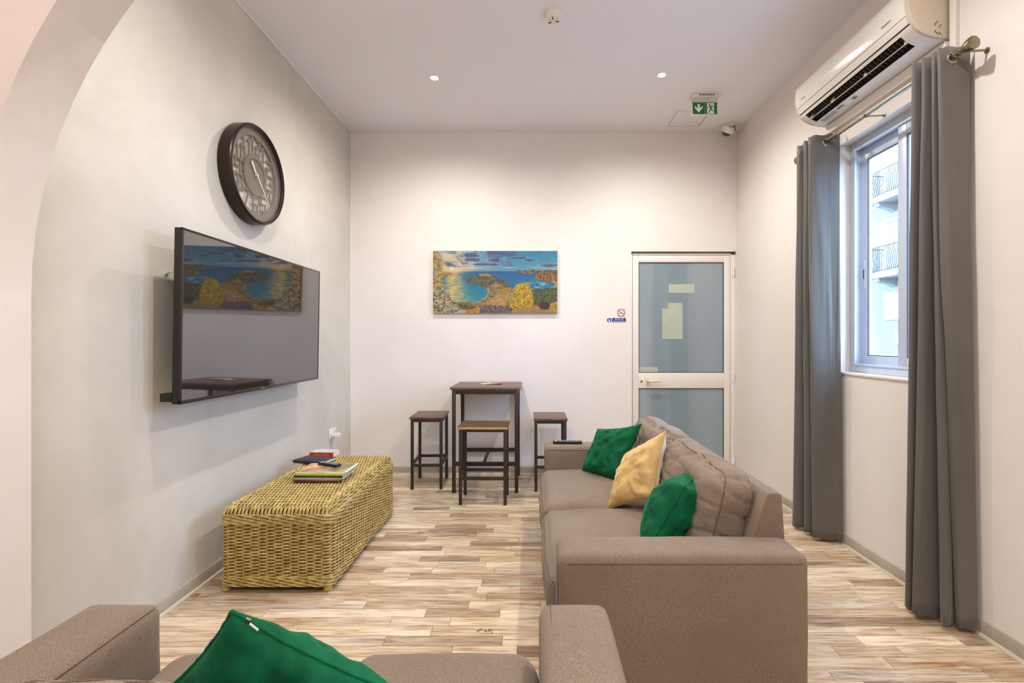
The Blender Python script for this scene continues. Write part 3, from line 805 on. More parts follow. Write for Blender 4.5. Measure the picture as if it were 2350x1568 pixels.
f = rounder(((SX0+SX1)/2+.01, (SY0+SY1)/2, .145), ((SX1-SX0)/2-.02, (SY1-SY0)/2-.17, .10), .02)
cushion('base', big, f, so, (10,20,6), [])
mb = MB(); pr = [(.835,.05),(.835,.50),(.845,.57),(.905,.732),(.915,.741),(.955,.741),(.964,.732),(.977,.55),(.977,.05)]
mb.prism(pr, lambda x,z: (x-so.x, SY0+.175-so.y, z), lambda x,z: (x-so.x, SY1-.16-so.y, z)); mb.build('backrest', M_sofa, big, bevel=.008, seg=3)
for (a, b, sd) in ((1.885, 2.655, 1), (2.662, 3.448, 2)):
    f = rounder((.415, (a+b)/2, .315), (.352, (b-a)/2, .098), .055, crown=.034, puff=.012, wr=.009, wf=4.5, seed=sd, fold=.003)
    cushion('seat_cushion', big, f, so, (34,38,14), [(2,.82),(2,-.8)], sr=.0026)
for (a, b, sd, zc) in ((1.935, 2.665, 3, .595), (2.665, 3.41, 4, .60)):
    R_ = Matrix.Rotation(math.radians(13), 3, 'Y')
    f = rounder((.792, (a+b)/2, zc), (.100, (b-a)/2, .20), .080, crown=.014, puff=.022, wr=.020, wf=5.5, rot=R_, seed=sd, fold=.012)
    cushion('back_cushion', big, f, so, (20,56,44), [(0,.62),(0,-.62)], sr=.0028)
for (x_, y_) in ((SX0+.06,SY0+.06),(SX1-.06,SY0+.06),(SX0+.06,SY1-.06),(SX1-.06,SY1-.06)):
    mb = MB(); mb.cyl((x_-so.x,y_-so.y,0),(x_-so.x,y_-so.y,.06),.022,14); mb.build('foot', M_black, big)

# near loveseat, back toward the camera, front faces +y
lo = Vector((-.53, .98, 0))
lov = thing('loveseat', 'taupe fabric loveseat in the foreground with one green pillow', 'sofa', lo)
LX0, LX1, LY0, LY1 = -1.275, .220, .54, 1.42
for (a, b) in ((LX0, LX0+.212), (LX1-.198, LX1)):
    f = rounder(((a+b)/2, (LY0+LY1)/2, (AZ+.05)/2), ((b-a)/2, (LY1-LY0)/2, (AZ-.05)/2), .034, crown=.008, wr=.003, wf=5, seed=a)
    cushion('armrest', lov, f, lo, (8,26,16), [], sr=.0016)
    o = lov.children[-1]
    for xx in ((b-.010,) if a < -1 else (a+.032,)):
        q = MB(); q.tube([(xx-lo.x, yy-lo.y, AZ-.010 if a < -1 else AZ+.001) for yy in np.linspace(LY0+.03, LY1-.03, 20)], .0018, 5); q.build('seam', M_seam, o)
f = rounder(((LX0+LX1)/2, (LY0+LY1)/2-.01, .145), ((LX1-LX0)/2-.19, (LY1-LY0)/2-.02, .10), .02)
cushion('base', lov, f, lo, (20,10,6), [])
mb = MB(); pr = [(.68,.05),(.68,.50),(.67,.57),(.61,.70),(.60,.708),(.56,.708),(.551,.70),(.54,.55),(.54,.05)]
mb.prism(pr, lambda y,z: (LX0+.20-lo.x, y-lo.y, z), lambda y,z: (LX1-.185-lo.x, y-lo.y, z)); mb.build('backrest', M_sofa, lov, bevel=.008, seg=3)
for (a, b, sd) in ((-1.060, -.524, 5), (-.520, .018, 6)):
    f = rounder(((a+b)/2, 1.115, .315), ((b-a)/2, .345, .098), .066, crown=.030, puff=.008, wr=.006, wf=4.5, seed=sd)
    cushion('seat_cushion', lov, f, lo, (20,22,12), [(2,-.8)], sr=.0026)
for (a, b, sd, zc) in ((-1.05, -.527, 7, .592), (-.522, .015, 8, .582)):
    R_ = Matrix.Rotation(math.radians(12), 3, 'X')
    f = rounder(((a+b)/2, .745, zc), ((b-a)/2, .095, .195), .07, crown=.016, puff=.012, wr=.012, wf=6, rot=R_, seed=sd, fold=.008)
    cushion('back_cushion', lov, f, lo, (40,20,34), [(1,.62),(1,-.62)], sr=.0028)
for (x_, y_) in ((LX0+.06,LY0+.06),(LX1-.06,LY0+.06),(LX0+.06,LY1-.06),(LX1-.06,LY1-.06)):
    mb = MB(); mb.cyl((x_-lo.x,y_-lo.y,0),(x_-lo.x,y_-lo.y,.06),.022,14); mb.build('foot', M_black, lov)

# throw pillows
def pillow(label, A, B, Cc, D, th, mat, seed, pipe=True, zmin=None, dent=0, back=None, grp='green velvet throw pillows', n=56, bias=.5):
    A, B, Cc, D = map(Vector, (A,B,Cc,D)); c = (A+B+Cc+D)/4
    nrm = (B-D).cross(A-Cc).normalized()
    o = thing('throw_pillow', label, 'pillow', c, 0, grp)
    def base(u, v):
        uu = u*(1-.085*(1-v*v)); vv = v*(1-.085*(1-u*u))
        a, b = (uu+1)/2, (vv+1)/2
        return (D*(1-a)+Cc*a)*(1-b)+(A*(1-a)+B*a)*b
    def pt(u, v, sg):
        p = base(u, v); e = max(0,(1-u*u)*(1-v*v)); t = th*(bias if sg > 0 else 1-bias)*e**.42
        ra = math.hypot(u, v); an = math.atan2(v, u)
        w = noise.noise(Vector((u*2.2+seed, v*2.2, sg*3)))*.020+noise.noise(Vector((an*3.2+seed, ra*1.2, seed)))*.012*min(1,ra*1.3)
        w += noise.noise(Vector((u*6+seed, v*6, sg*5)))*.004
        w += .006*(v**6*noise.noise(Vector((u*11+seed, v*1.5, sg)))+u**6*noise.noise(Vector((v*11+seed, u*1.5, sg))))
        w -= .004*max(0, 1-abs(noise.noise(Vector((u*1.6+seed, v*1.0, seed*2+sg))))*6)
        w -= .0025*max(0, 1-abs(noise.noise(Vector((u*3.1+v+seed, v*1.6-u, seed*3+sg))))*9)
        t += w*min(1, e*5)
        if dent and sg > 0: t -= dent*math.exp(-((u-.1)**2+(v-.3)**2)/.03)
        q = p+nrm*sg*t
        if zmin is not None and q.z < zmin: q.z = zmin+(q.z-zmin)*.05
        return q-c
    for sg in (1, -1):
        pass
    mb = MB()
    us = [math.sin(PI/2*(-1+2*i/n)) for i in range(n+1)]
    for sg in (1, -1):
        V = [pt(u, v, sg) for u in us for v in us]
        mb.add(V, [(i*(n+1)+j,(i+1)*(n+1)+j,(i+1)*(n+1)+j+1,i*(n+1)+j+1) for i in range(n) for j in range(n)], 0 if sg > 0 else 1)
    body = mb.build('pillow_cover', [mat, back or mat], o, weld=True, ang=180)
    path = [pt(u,-1,1) for u in us[:-1]]+[pt(1,v,1) for v in us[:-1]]+[pt(-u,1,1) for u in us[:-1]]+[pt(-1,-v,1) for v in us[:-1]]
    path = [p+Vector((noise.noise(p*90),noise.noise(p*80+Vector((3,3,3))),noise.noise(p*85)))*.0015 for p in path]
    q = MB(); q.tube(path, .0042 if pipe else .0022, 7, closed=True, up=tuple(nrm)); q.build('piping', mat, o)
    return o, pt, c
pillow('far green velvet pillow next to the remote armrest of the large sofa', P(1372,985,3.36), P(1472,974,3.06), P(1418,1106,3.06), P(1336,1080,3.34), .15, M_green, 1.3, dent=.022)
pillow('straw yellow pillow with a cream back in the middle of the large sofa', P(1437,1042,2.80), P(1528,990,2.56), P(1505,1146,2.50), P(1394,1169,2.68), .17, M_yellow, 4.1, pipe=False, back=M_cream, grp=None)
pillow('near green velvet pillow behind the front armrest of the large sofa', (.748,2.19,.733), (.633,2.01,.728), (.47,2.02,.445), (.60,2.32,.425), .21, M_green, 8.8, zmin=.42)
o, pt_, c_ = pillow('green velvet pillow with zip propped on the foreground loveseat', (-.57,.93,.812), (-.27,1.03,.58), (-.50,1.2,.34), (-.80,1.0,.57), .15, M_green, 6.2, zmin=.43)
zc_ = pt_(-.80, 1, 1)
mb = MB(); mb.obox(zc_+Vector((.0,-.004,.006)), (.0045,0,-.0022), (0,.0025,0), (.0015,0,.003)); mb.build('zip_slider', M_brass, o, bevel=.001)
mb = MB(); mb.obox(zc_+Vector((.014,-.009,-.004)), (.009,-.001,-.006), (0,.001,0), (.0012,0,.0018)); mb.build('zip_pull', M_white, o, bevel=.0008)

# ------------------------------------------------------------------ television
TH, TW = .825, 1.476
tv = thing('television', 'large flat black television mounted on the left wall', 'television', (-1.630, 3.006, 1.441))
tv.rotation_euler = (0, math.radians(.9), 0)
def tvb(*a): return MB().box(*a)
b = .011
mb = MB(); mb.box(-.035,-.001,-TW/2,TW/2,-TH/2,TH/2); mb.build('casing', M_rubber, tv, bevel=.003)
mb = MB()
for (y0,y1,z0,z1) in ((-TW/2,TW/2,TH/2-b,TH/2),(-TW/2,TW/2,-TH/2,-TH/2+b*1.5),(-TW/2,-TW/2+b,-TH/2,TH/2),(TW/2-b,TW/2,-TH/2,TH/2)):
    mb.box(-.004,.004,y0,y1,z0,z1)
mb.build('bezel', plain('dark_brown_bezel', lin(44,34,34), .25), tv, bevel=.001)
t = NT('glossy_black_screen'); M_scr = t.set(col=lin(38,32,28), rough=.03, spec=.5, ior=2.55)
mb = MB(); mb.box(-.002,.002,-TW/2+b,TW/2-b,-TH/2+b*1.5,TH/2-b); mb.build('screen', M_scr, tv, smooth=False)
mb = MB(); mb.box(-.058,-.035,-TW/2+.03,TW/2-.03,-TH/2+.012,-.05); mb.box(-.09,-.035,-TW/2-.002,-TW/2+.05,-TH/2+.01,-TH/2+.05); mb.build('back_housing', M_rubber, tv, bevel=.004)
mb = MB(); mb.box(-.155,-.035,-.22,.22,-.16,.16); mb.build('wall_bracket', M_black, tv, bevel=.003)
mb = MB(); mb.box(.004,.0052,TW*-.04,TW*-.01,-TH/2+.005,-TH/2+.011); mb.build('maker_badge', M_nickel, tv)
cab = thing('socket_plug', 'cream cable end poking out behind the upper near edge of the television', 'cable', (-1.79, 2.30, 1.655))
mb = MB(); mb.tube([(.0,.10,.0),(.06,.03,.0),(.118,-.018,-.004)], .007, 8); mb.build('cable_sleeve', M_ivory, cab)
cab.name = 'cable_stub'

# ------------------------------------------------------------------ wall clock
clk = thing('wall_clock', 'round dark bronze clock with cut-out numerals above the television', 'clock', (-1.71, 3.08, 2.367))
M_bronze = plain('dark_bronze_rim', lin(46,36,30), .32, .5, var=.1)
M_taupe = plain('taupe_clock_plate', lin(112,100,86), .5, .1, var=.05)
Rr = .306
mb = MB(); mb.lathe([(Rr-.022,-.078),(Rr-.004,-.078),(Rr,-.07),(Rr,-.006),(Rr-.004,.0),(Rr-.010,.004),(Rr-.016,.002),(Rr-.018,-.004),(Rr-.022,-.006),(Rr-.022,-.078)], (0,0,0), 'x', 72)
mb.f.pop(); mb.f.pop(); mb.m.pop(); mb.m.pop(); mb.build('rim', M_bronze, clk, ang=25)
mb = MB(); mb.lathe([(Rr-.022,-.078),(Rr-.022,-.044)], (0,0,0), 'x', 48)
mb.build('mirror_back', plain('clock_mirror', lin(226,220,210), .12, .35, var=.01), clk)  # pale colour stands in for the bright wall reflected in the mirror
def flatring(mb, r0, r1, x0, x1, n=72):
    V = []; Fs = []
    for k in range(n):
        a = 2*PI*k/n; c, s_ = math.cos(a), math.sin(a)
        V += [(x0,r0*c,r0*s_),(x0,r1*c,r1*s_),(x1,r1*c,r1*s_),(x1,r0*c,r0*s_)]
    for k in range(n):
        l = (k+1)%n
        for q in range(4): Fs.append((4*k+q,4*k+(q+1)%4,4*l+(q+1)%4,4*l+q))
    mb.add(V, Fs)
mb = MB(); flatring(mb, .238, Rr-.0225, -.034, -.028); mb.build('outer_ring', M_taupe, clk, ang=30)
mb = MB(); flatring(mb, .098, .128, -.034, -.026); mb.lathe([(.098,-.034),(.098,-.031)], (0,0,0), 'x', 48); mb.build('centre_disc', M_taupe, clk, ang=30)
# numerals: strokes on a 2x4 grid, drawn as flat bars
SEG = {'0':[(0,0,1,0),(1,0,1,2),(1,2,0,2),(0,2,0,0)], '1':[(.5,0,.5,2),(.5,2,.1,1.6)], '2':[(0,2,1,2),(1,2,1,1),(1,1,0,1),(0,1,0,0),(0,0,1,0)],
 '3':[(0,2,1,2),(1,2,1,0),(1,0,0,0),(.2,1,1,1)], '4':[(.2,2,0,.7),(0,.7,1,.7),(.75,1.4,.75,0)], '5':[(1,2,0,2),(0,2,0,1),(0,1,1,1),(1,1,1,0),(1,0,0,0)],
 '6':[(1,2,0,2),(0,2,0,0),(0,0,1,0),(1,0,1,1),(1,1,0,1)], '7':[(0,2,1,2),(1,2,.3,0)], '8':[(0,0,1,0),(1,0,1,2),(1,2,0,2),(0,2,0,0),(0,1,1,1)],
 '9':[(1,1,0,1),(0,1,0,2),(0,2,1,2),(1,2,1,0),(1,0,0,0)]}
for hnum in range(1, 13):
    a = PI/2-hnum*PI/6; rc = .184; cy, cz = rc*math.cos(a), rc*math.sin(a)
    st = str(hnum); mb = MB(); dw = .050 if len(st) == 1 else .036; dh = .092; gap = .020
    tot = len(st)*dw+(len(st)-1)*gap
    for i, ch in enumerate(st):
        ox = cy-tot/2+i*(dw+gap)
        for (x_0,y_0,x_1,y_1) in SEG[ch]:
            p = Vector((0, ox+x_0*dw, cz-dh/2+y_0*dh/2)); q = Vector((0, ox+x_1*dw, cz-dh/2+y_1*dh/2))
            d = (q-p).normalized(); nn = Vector((0,-d.z,d.y))
            mb.obox((p+q)/2+Vector((-.033+.0002*SEG[ch].index((x_0,y_0,x_1,y_1)),0,0)), (.003,0,0), (q-p)/2+d*.0055, nn*.0060)
    mb.build('numeral', M_taupe, clk, smooth=False)
for k in range(12):      # little bridges tie numerals to disc and ring
    a = PI/12+k*PI/6
    if k not in (2, 6, 9): continue
    mb = MB(); d = Vector((0,math.cos(a),math.sin(a))); nn = Vector((0,-math.sin(a),math.cos(a)))
    mb.obox(d*.184+Vector((-.031,0,0)), (.0020,0,0), d*.062, nn*.004); mb.build('spoke', M_taupe, clk, smooth=False)
M_hand = plain('white_clock_hand', lin(240,236,230), .4)
def hand(a, l0, l1, w0, w1, x):
    d = Vector((0,math.sin(a),math.cos(a))); nn = Vector((0,math.cos(a),-math.sin(a))); mb = MB()
    V = []
    for xx in (x, x+.002):
        for (l, w, sg) in ((l0,w0,-1),(l0,w0,1),(l1,w1,1),(l1,w1,-1)): V.append(Vector((xx,0,0))+d*l+nn*w*sg)
    mb.add(V, [(0,1,2,3),(7,6,5,4),(0,4,5,1),(1,5,6,2),(2,6,7,3),(3,7,4,0)]); mb.build('clock_hand', M_hand, clk, smooth=False)
hand(math.radians(138), -.01, .215, .0045, .0016, -.018)
hand(math.radians(322), -.01, .090, .0045, .0085, -.022)
mb = MB(); mb.lathe([(.007,-.03),(.007,-.014)], (0,0,0), 'x', 14); mb.build('hub', M_hand, clk)
mb = MB(); mb.lathe([(Rr-.0225,-.010),(Rr-.0225,-.0085)], (0,0,0), 'x', 64); mb.build('glass', M_clockglass, clk)

# ------------------------------------------------------------------ socket with charger
sk = thing('wall_socket', 'white double wall socket low on the left wall beyond the chest', 'socket', (XL, 4.385, .494))
mb = MB(); mb.box(0,.012,-.073,.073,-.043,.043); mb.build('face_plate', M_white, sk, bevel=.003)
for yy in (-.036, .036):
    mb = MB(); mb.box(.012,.0135,yy-.012+.02,yy+.002+.02,.012,.03); mb.build('switch', M_white, sk, bevel=.001)
    for (a, b) in ((0,.0),(-.011,-.016),(.011,-.016)):
        mb = MB(); mb.box(.0115,.0128,yy+a-.002,yy+a+.002,b-.004,b+.004); mb.build('pin_hole', M_gap, sk)
ch = thing('phone_charger', 'white charger plugged into the wall socket with a cable hanging down', 'charger', (XL, 4.35, .494))
mb = MB(); mb.box(.0136,.085,-.022,.022,-.028,.004); mb.build('plug_body', M_white, ch, bevel=.004)
mb = MB(); mb.tube([(.05,-.01,-.028),(.045,-.012,-.06),(.052,-.014,-.10),(.046,-.016,-.15),(.03,-.02,-.20),(.03,-.03,-.30),(.05,-.03,-.49)], .0016, 6, up=(1,0,0)); mb.build('charging_cable', M_white, ch)

# ------------------------------------------------------------------ canvas picture
x0, z1 = onwall(994, 576); x1, z0 = onwall(1279, 719)
x0, x1 = -.967, .258; z0, z1 = 1.592, 2.206
pic = thing('canvas_picture', 'unframed panoramic canvas print of a rocky bay at sunset on the back wall', 'picture', ((x0+x1)/2, YB-.03, (z0+z1)/2))
W, H = x1-x0, z1-z0
NX, NY = 360, 180
U, V = np.meshgrid(np.linspace(0,1,NX), np.linspace(0,1,NY))     # V down
rs = np.random.RandomState(4)
def vnoise(fx, fy, oct=4, seed=0, gain=.55):
    out = np.zeros_like(U); amp = 1; tot = 0
    for o in range(oct):
        nx, ny = int(fx*2**o)+2, int(fy*2**o)+2
        g = np.random.RandomState(seed+o*17).rand(ny+1, nx+1)
        X = U*(nx-1); Y = V*(ny-1); xi = X.astype(int); yi = Y.astype(int); xf = X-xi; yf = Y-yi
        xf = xf*xf*(3-2*xf); yf = yf*yf*(3-2*yf)
        v = (g[yi,xi]*(1-xf)+g[yi,xi+1]*xf)*(1-yf)+(g[yi+1,xi]*(1-xf)+g[yi+1,xi+1]*xf)*yf
        out += v*amp; tot += amp; amp *= gain
    return out/tot
def rgb(*c): return np.array(c, float)
img = np.zeros((NY,NX,3))
def blend(mask, col):
    m = np.clip(mask,0,1)[...,None]; img[:] = img*(1-m)+np.asarray(col)*m
def poly(pts, warp=.0, wn=None):
    """soft polygon mask, points in crop pixels of the studied enlargement"""
    p = [((a-222)/1861, (b-237)/928) for a,b in pts]; ins = np.zeros(U.shape, bool)
    uu, vv = U, V
    if warp: uu = U+(vnoise(30,16,3,91)-.5)*warp; vv = V+(vnoise(30,16,3,57)-.5)*warp*2
    n = len(p)
    for i in range(n):
        (xa,ya),(xb,yb) = p[i], p[(i+1)%n]
        if ya == yb: continue
        c = ((ya > vv) != (yb > vv)) & (uu < (xb-xa)*(vv-ya)/(yb-ya)+xa); ins ^= c
    return ins.astype(float)
hz = .327; sunu, sunv = .152, .283
k = np.clip((U-.1)/.6,0,1)[...,None]
sky = (1-k)*(rgb(150,180,200))+k*rgb(60,150,185)
img[:] = sky; lowk = np.clip((V-.05)/.3,0,1)
blend(lowk*.6*np.clip((U-.3)*2,0,1), rgb(140,195,215))
d = np.hypot((U-sunu)*2, V-sunv)
blend(np.clip(1.1-d*2.4,0,1), rgb(252,214,140)); blend(np.clip(1.0-d*5,0,1), rgb(255,236,150))
blend(np.clip((.5-U)*2,0,1)*np.clip(1-abs(V-.27)/.08,0,1)*.8, rgb(236,190,150))
cl = vnoise(7,7,5,3,.6); clm = np.clip((cl-.50)*7,0,1)*np.clip(1.4-U*.9,0,1)
blend(clm*.95*(V<.26), rgb(78,92,142)); blend(np.clip((vnoise(9,12,5,8)-.55)*7,0,1)*.8*(V<.3)*np.clip(1-d*1.2,.1,1), rgb(240,226,214))
for (cu_,cv_,ru,rv) in ((.31,.07,.07,.045),(.31,.14,.08,.03),(.49,.145,.065,.035),(.68,.115,.09,.02),(.78,.15,.05,.02),(.95,.235,.09,.028),(.42,.22,.12,.02)):
    e = ((U-cu_)/ru)**2+((V-cv_)/rv)**2; e = e+(vnoise(40,20,3,6)-.5)*1.6
    blend(np.clip(1.3-e,0,1), rgb(84,92,140)); blend(np.clip(1-abs(e-1.1)*3,0,1)*.5, rgb(222,220,226))
st = np.clip((vnoise(10,70,3,22)-.5)*6,0,1)*np.clip(1-abs(V-.27)/.05,0,1); blend(st*.85, rgb(232,226,224))
sea = V > hz
f = np.clip((V-hz)/.5,0,1)
seac = (1-f[...,None])*rgb(44,104,164)+f[...,None]*rgb(46,166,182); img[sea] = seac[sea]
blend(sea*np.clip((vnoise(30,90,3,31)-.52)*5,0,1)*.35, rgb(20,70,130))
gl = np.exp(-((U-.165)/(.05+.06*f))**2)*sea
blend(gl*.75, rgb(214,190,150)); blend(gl*np.clip((vnoise(26,90,2,40)-.45)*6,0,1), rgb(250,214,110))
blend(sea*(np.exp(-((V-hz)/.03)**2))*np.exp(-((U-.16)/.12)**2)*.9, rgb(250,200,120))
blend(np.exp(-(((U-.86)/.12)**2+((V-.56)/.07)**2))*np.clip((vnoise(24,30,3,12)-.42)*4,0,1)*sea, rgb(170,220,232))
def rock(pts, ca, cb, fx=60, fy=34, seed=5, warp=.012, con=3.4):
    m = poly(pts, warp); n_ = np.clip((vnoise(fx*1.5,fy*1.5,4,seed,.8)-.5)*con+.5,0,1)[...,None]
    col = rgb(*ca)*(1-n_)+rgb(*cb)*n_; mm = m[...,None]; img[:] = img*(1-mm)+col*mm
blend((V>.82)*1.0, rgb(150,120,60))
rock([(370,545),(460,560),(545,582),(430,600),(370,605)], (150,110,50),(214,170,70))
rock([(1430,540),(1500,525),(1780,520),(2083,520),(2083,640),(1900,600),(1760,585),(1600,580)], (70,84,80),(170,130,90))
rock([(1720,640),(1760,590),(1850,585),(2083,585),(2083,720),(1960,700),(1800,665)], (96,70,44),(200,140,80))
rock([(2083,690),(2000,690),(2050,730),(2010,780),(1940,800),(2083,800)], (170,140,100),(214,180,130), warp=.004)
rock([(700,670),(760,640),(880,600),(1080,590),(1160,640),(1350,690),(1330,720),(1380,770),(1300,800),(1100,830),(1040,790),(860,735),(740,700)], (66,74,56),(140,126,96))
rock([(915,580),(1085,580),(1085,612),(915,608)], (170,130,50),(220,180,80), warp=.002)
rock([(1040,780),(1160,700),(1260,770),(1390,780),(1380,900),(1250,960),(1090,1050),(900,1060),(800,1040),(960,970),(1060,860)], (110,98,70),(196,160,104), 30,50,15)
m = poly([(1030,790),(1070,790),(1075,860),(1010,950),(840,1030),(780,1020),(960,960),(1040,870)], .004); blend(m, rgb(176,154,130))
rock([(960,1040),(1150,940),(1210,870),(1300,780),(1390,780),(1300,1080),(1280,1165),(600,1165),(600,1060),(750,1060)], (150,110,40),(232,180,70), 50,50,25)
rock([(600,1020),(760,1040),(880,1060),(760,1110),(620,1100)], (70,72,44),(130,120,74))
rock([(1690,810),(1800,800),(2083,780),(2083,1165),(1300,1165),(1300,1050),(1700,1000)], (60,76,48),(126,124,84), 44,30,35)
rock([(1380,1165),(1420,1090),(1700,1040),(1800,1060),(1960,1110),(2083,1120),(2083,1165)], (150,116,66),(206,166,104), 60,40,44)
rock([(1000,1040),(1210,870),(1250,880),(1360,870),(1340,960),(1300,1060),(1000,1060)], (176,134,70),(222,176,110), 40,40,75)
rock([(1370,1085),(1350,960),(1400,820),(1480,730),(1650,708),(1690,800),(1735,1000),(1680,1080),(1500,1085)], (150,116,20),(244,204,60), 70,44,45, .01, 4)
rock([(920,1165),(950,1050),(1100,1040),(1280,1060),(1400,1165)], (84,66,66),(150,134,150), 90,30,55, .03)
rock([(1790,1060),(1830,1000),(1930,1000),(1980,1060),(1940,1110),(1840,1110)], (40,28,36),(96,70,74), 80,50,65, .02)
rock([(1960,1120),(1965,1030),(2040,1000),(2083,990),(2083,1150)], (170,130,50),(230,196,110))
rock([(222,237),(300,237),(350,320),(375,440),(372,600),(380,660),(360,790),(430,870),(520,980),(600,1010),(590,1120),(540,1165),(222,1165)], (92,80,56),(222,206,164), 44,44,85, .014, 4)
blend(poly([(222,237),(300,237),(350,320),(375,440),(372,600),(360,790),(222,800)], .01)*.35, rgb(220,170,70))
blend(poly([(340,1100),(580,1020),(590,1100),(400,1140)], .01)*.5, rgb(200,208,196))
blend(poly([(530,1150),(620,1120),(710,1130),(710,1165),(530,1165)], .01)*.9, rgb(200,200,190))
dsh = np.hypot((U-sunu)*2, V-sunv); blend(np.clip(1.3-dsh*34,0,1), rgb(255,252,240))
img = np.clip(img/255*.80, 0, 1); linimg = np.where(img <= .04045, img/12.92, ((img+.055)/1.055)**2.4)
xs = -W/2+U*W; zs_ = H/2-V*H
verts = np.stack([xs, np.full_like(xs,-.0004), zs_], -1).reshape(-1,3)
ii, jj = np.meshgrid(np.arange(NY-1), np.arange(NX-1), indexing='ij'); a = (ii*NX+jj).ravel()
me = bpy.data.meshes.new('print'); me.from_pydata(verts.tolist(), [], np.stack([a,a+NX,a+NX+1,a+1],1).tolist())
ca = me.attributes.new('paint', 'FLOAT_COLOR', 'POINT'); ca.data.foreach_set('color', np.concatenate([linimg.reshape(-1,3), np.ones((NX*NY,1))],1).ravel())
t = NT('canvas_print'); at = t.n('ShaderNodeAttribute'); at.attribute_name = 'paint'
M_print = t.set(col=at.outputs['Color'], rough=.6, normal=t.bump(t.noise(t.coord(), 700, 2), .15, .0006)); me.materials.append(M_print)
pr = bpy.data.objects.new('print', me); C.objects.link(pr); pr.parent = pic
mb = MB(); mb.box(-W/2,W/2,0,.03,-H/2,H/2); mb.build('stretcher_canvas', plain('canvas_edge', lin(150,140,110), .8), pic, bevel=.002)

# ------------------------------------------------------------------ small signs on the back wall
def flat(mb, pts, y, th=.0006): mb.prism(pts, lambda x,z: (x,y,z), lambda x,z: (x,y-th,z))
def disc(r, cx=0, cz=0, n=32): return [(cx+r*math.cos(2*PI*k/n), cz+r*math.sin(2*PI*k/n)) for k in range(n)]
def bar(p, q, w):
    p, q = Vector(p), Vector(q); d = (q-p).normalized(); nn = Vector((-d.y,d.x))*w/2
    return [tuple(p-nn), tuple(q-nn), tuple(q+nn), tuple(p+nn)]
def ringmb(mb, r0, r1, y, th=.0006, n=40, cx=0, cz=0):
    for k in range(n):
        a, b = 2*PI*k/n, 2*PI*(k+1)/n
        flat(mb, [(cx+r0*math.cos(a),cz+r0*math.sin(a)),(cx+r1*math.cos(a),cz+r1*math.sin(a)),(cx+r1*math.cos(b),cz+r1*math.sin(b)),(cx+r0*math.cos(b),cz+r0*math.sin(b))], y, th)
M_signred = plain('sign_red', lin(196,44,34), .4); M_signblk = plain('sign_black', lin(50,46,44), .5)
M_signblue = plain('sign_blue', lin(20,40,140), .35); M_signwht = plain('sign_white', lin(240,238,236), .4); M_signgrey = plain('sign_backing', lin(214,206,198), .4)
ns_ = thing('no_smoking_sign', 'small square no smoking sign on the back wall left of the door', 'sign', (.893, YB, 1.598))
mb = MB(); mb.box(-.041,.041,-.0015,0,-.041,.041); mb.build('plate', M_signgrey, ns_)
mb = MB(); flat(mb, disc(.033), -.0016); mb.build('white_disc', M_signwht, ns_, smooth=False)
mb = MB(); flat(mb, bar((-.022,-.004),(.016,-.004),.007), -.0023)
flat(mb, bar((.018,-.004),(.022,-.004),.007), -.0023); flat(mb, bar((.022,.002),(.020,.010),.003), -.0023); flat(mb, bar((.020,.010),(.008,.014),.003), -.0023); flat(mb, bar((.008,.014),(.006,.020),.003), -.0023)
mb.build('cigarette', M_signblk, ns_, smooth=False)
mb = MB(); ringmb(mb, .030, .037, -.0030); flat(mb, bar((-.022,.022),(.022,-.022),.006), -.0030); mb.build('prohibition_ring', M_signred, ns_, smooth=False)
sw = thing('switch_off_sign', 'small blue Switch off before leaving sign below the no smoking sign', 'sign', (.845, YB, 1.525))
mb = MB(); mb.box(-.042,.093,-.0015,0,-.021,.021); mb.build('plate', M_signblue, sw, bevel=.0005)
mb = MB(); flat(mb, disc(.0215,-.071,0), 0, .0015); mb.build('blue_disc', M_signblue, sw, smooth=False)
mb = MB(); flat(mb, disc(.0095,-.071,-.006,16), -.0016); flat(mb, bar((-.075,-.004),(-.075,.016),.006), -.0016); mb.build('pointing_hand', M_signwht, sw, smooth=False)
text('Switch off', .0215, M_signwht, (.026,-.0018,.0095), (PI/2,0,0), sw)
text('before leaving', .0205, M_signwht, (.026,-.0018,-.0105), (PI/2,0,0), sw, sx=.95)

# ------------------------------------------------------------------ ceiling items
M_em = emit('lamp_glow', (1,.9,.75,1), 30)
for i, (x, y) in enumerate(DOWN):
    lb = ['recessed ceiling downlight on the left, lit', 'recessed ceiling downlight on the right near the exit sign, lit',
          'recessed ceiling downlight just inside the arch on the left', 'recessed ceiling downlight just inside the arch on the right'][i]
    o = thing('downlight', lb, 'ceiling light', (x, y, ZC), 0, 'recessed downlights')
    mb = MB(); mb.lathe([(.028,-.001),(.030,-.006),(.040,-.007),(.043,-.004),(.043,0)], (0,0,0), 'z', 36); mb.f = mb.f[:-2]; mb.m = mb.m[:-2]; mb.build('trim_ring', M_white, o)
    mb = MB(); mb.lathe([(.028,-.004),(.028,-.002)], (0,0,0), 'z', 24); mb.build('lamp_lens', M_em, o)
sm = thing('smoke_detector', 'round white smoke detector on the ceiling', 'smoke detector', (.14, 3.08, ZC))
mb = MB(); mb.lathe([(.050,0),(.052,-.006),(.052,-.022),(.049,-.030),(.030,-.044),(.012,-.048),(.0,-.048)], (0,0,0), 'z', 40); mb.build('housing', M_white, sm, ang=30)
for k in range(6):
    a = k*PI/3+.3; mb = MB(); d = Vector((math.cos(a),math.sin(a),0)); n_ = Vector((-d.y,d.x,0))
    mb.obox(d*.024+Vector((0,0,-.0455)), d*.012, n_*.0035, (0,0,.003)); mb.build('vent_fin', M_acside if k%2 else M_gap, sm)
ex = thing('exit_sign', 'green and white emergency exit sign with running figure hanging from the ceiling', 'exit sign', (1.468, 4.13, ZC))
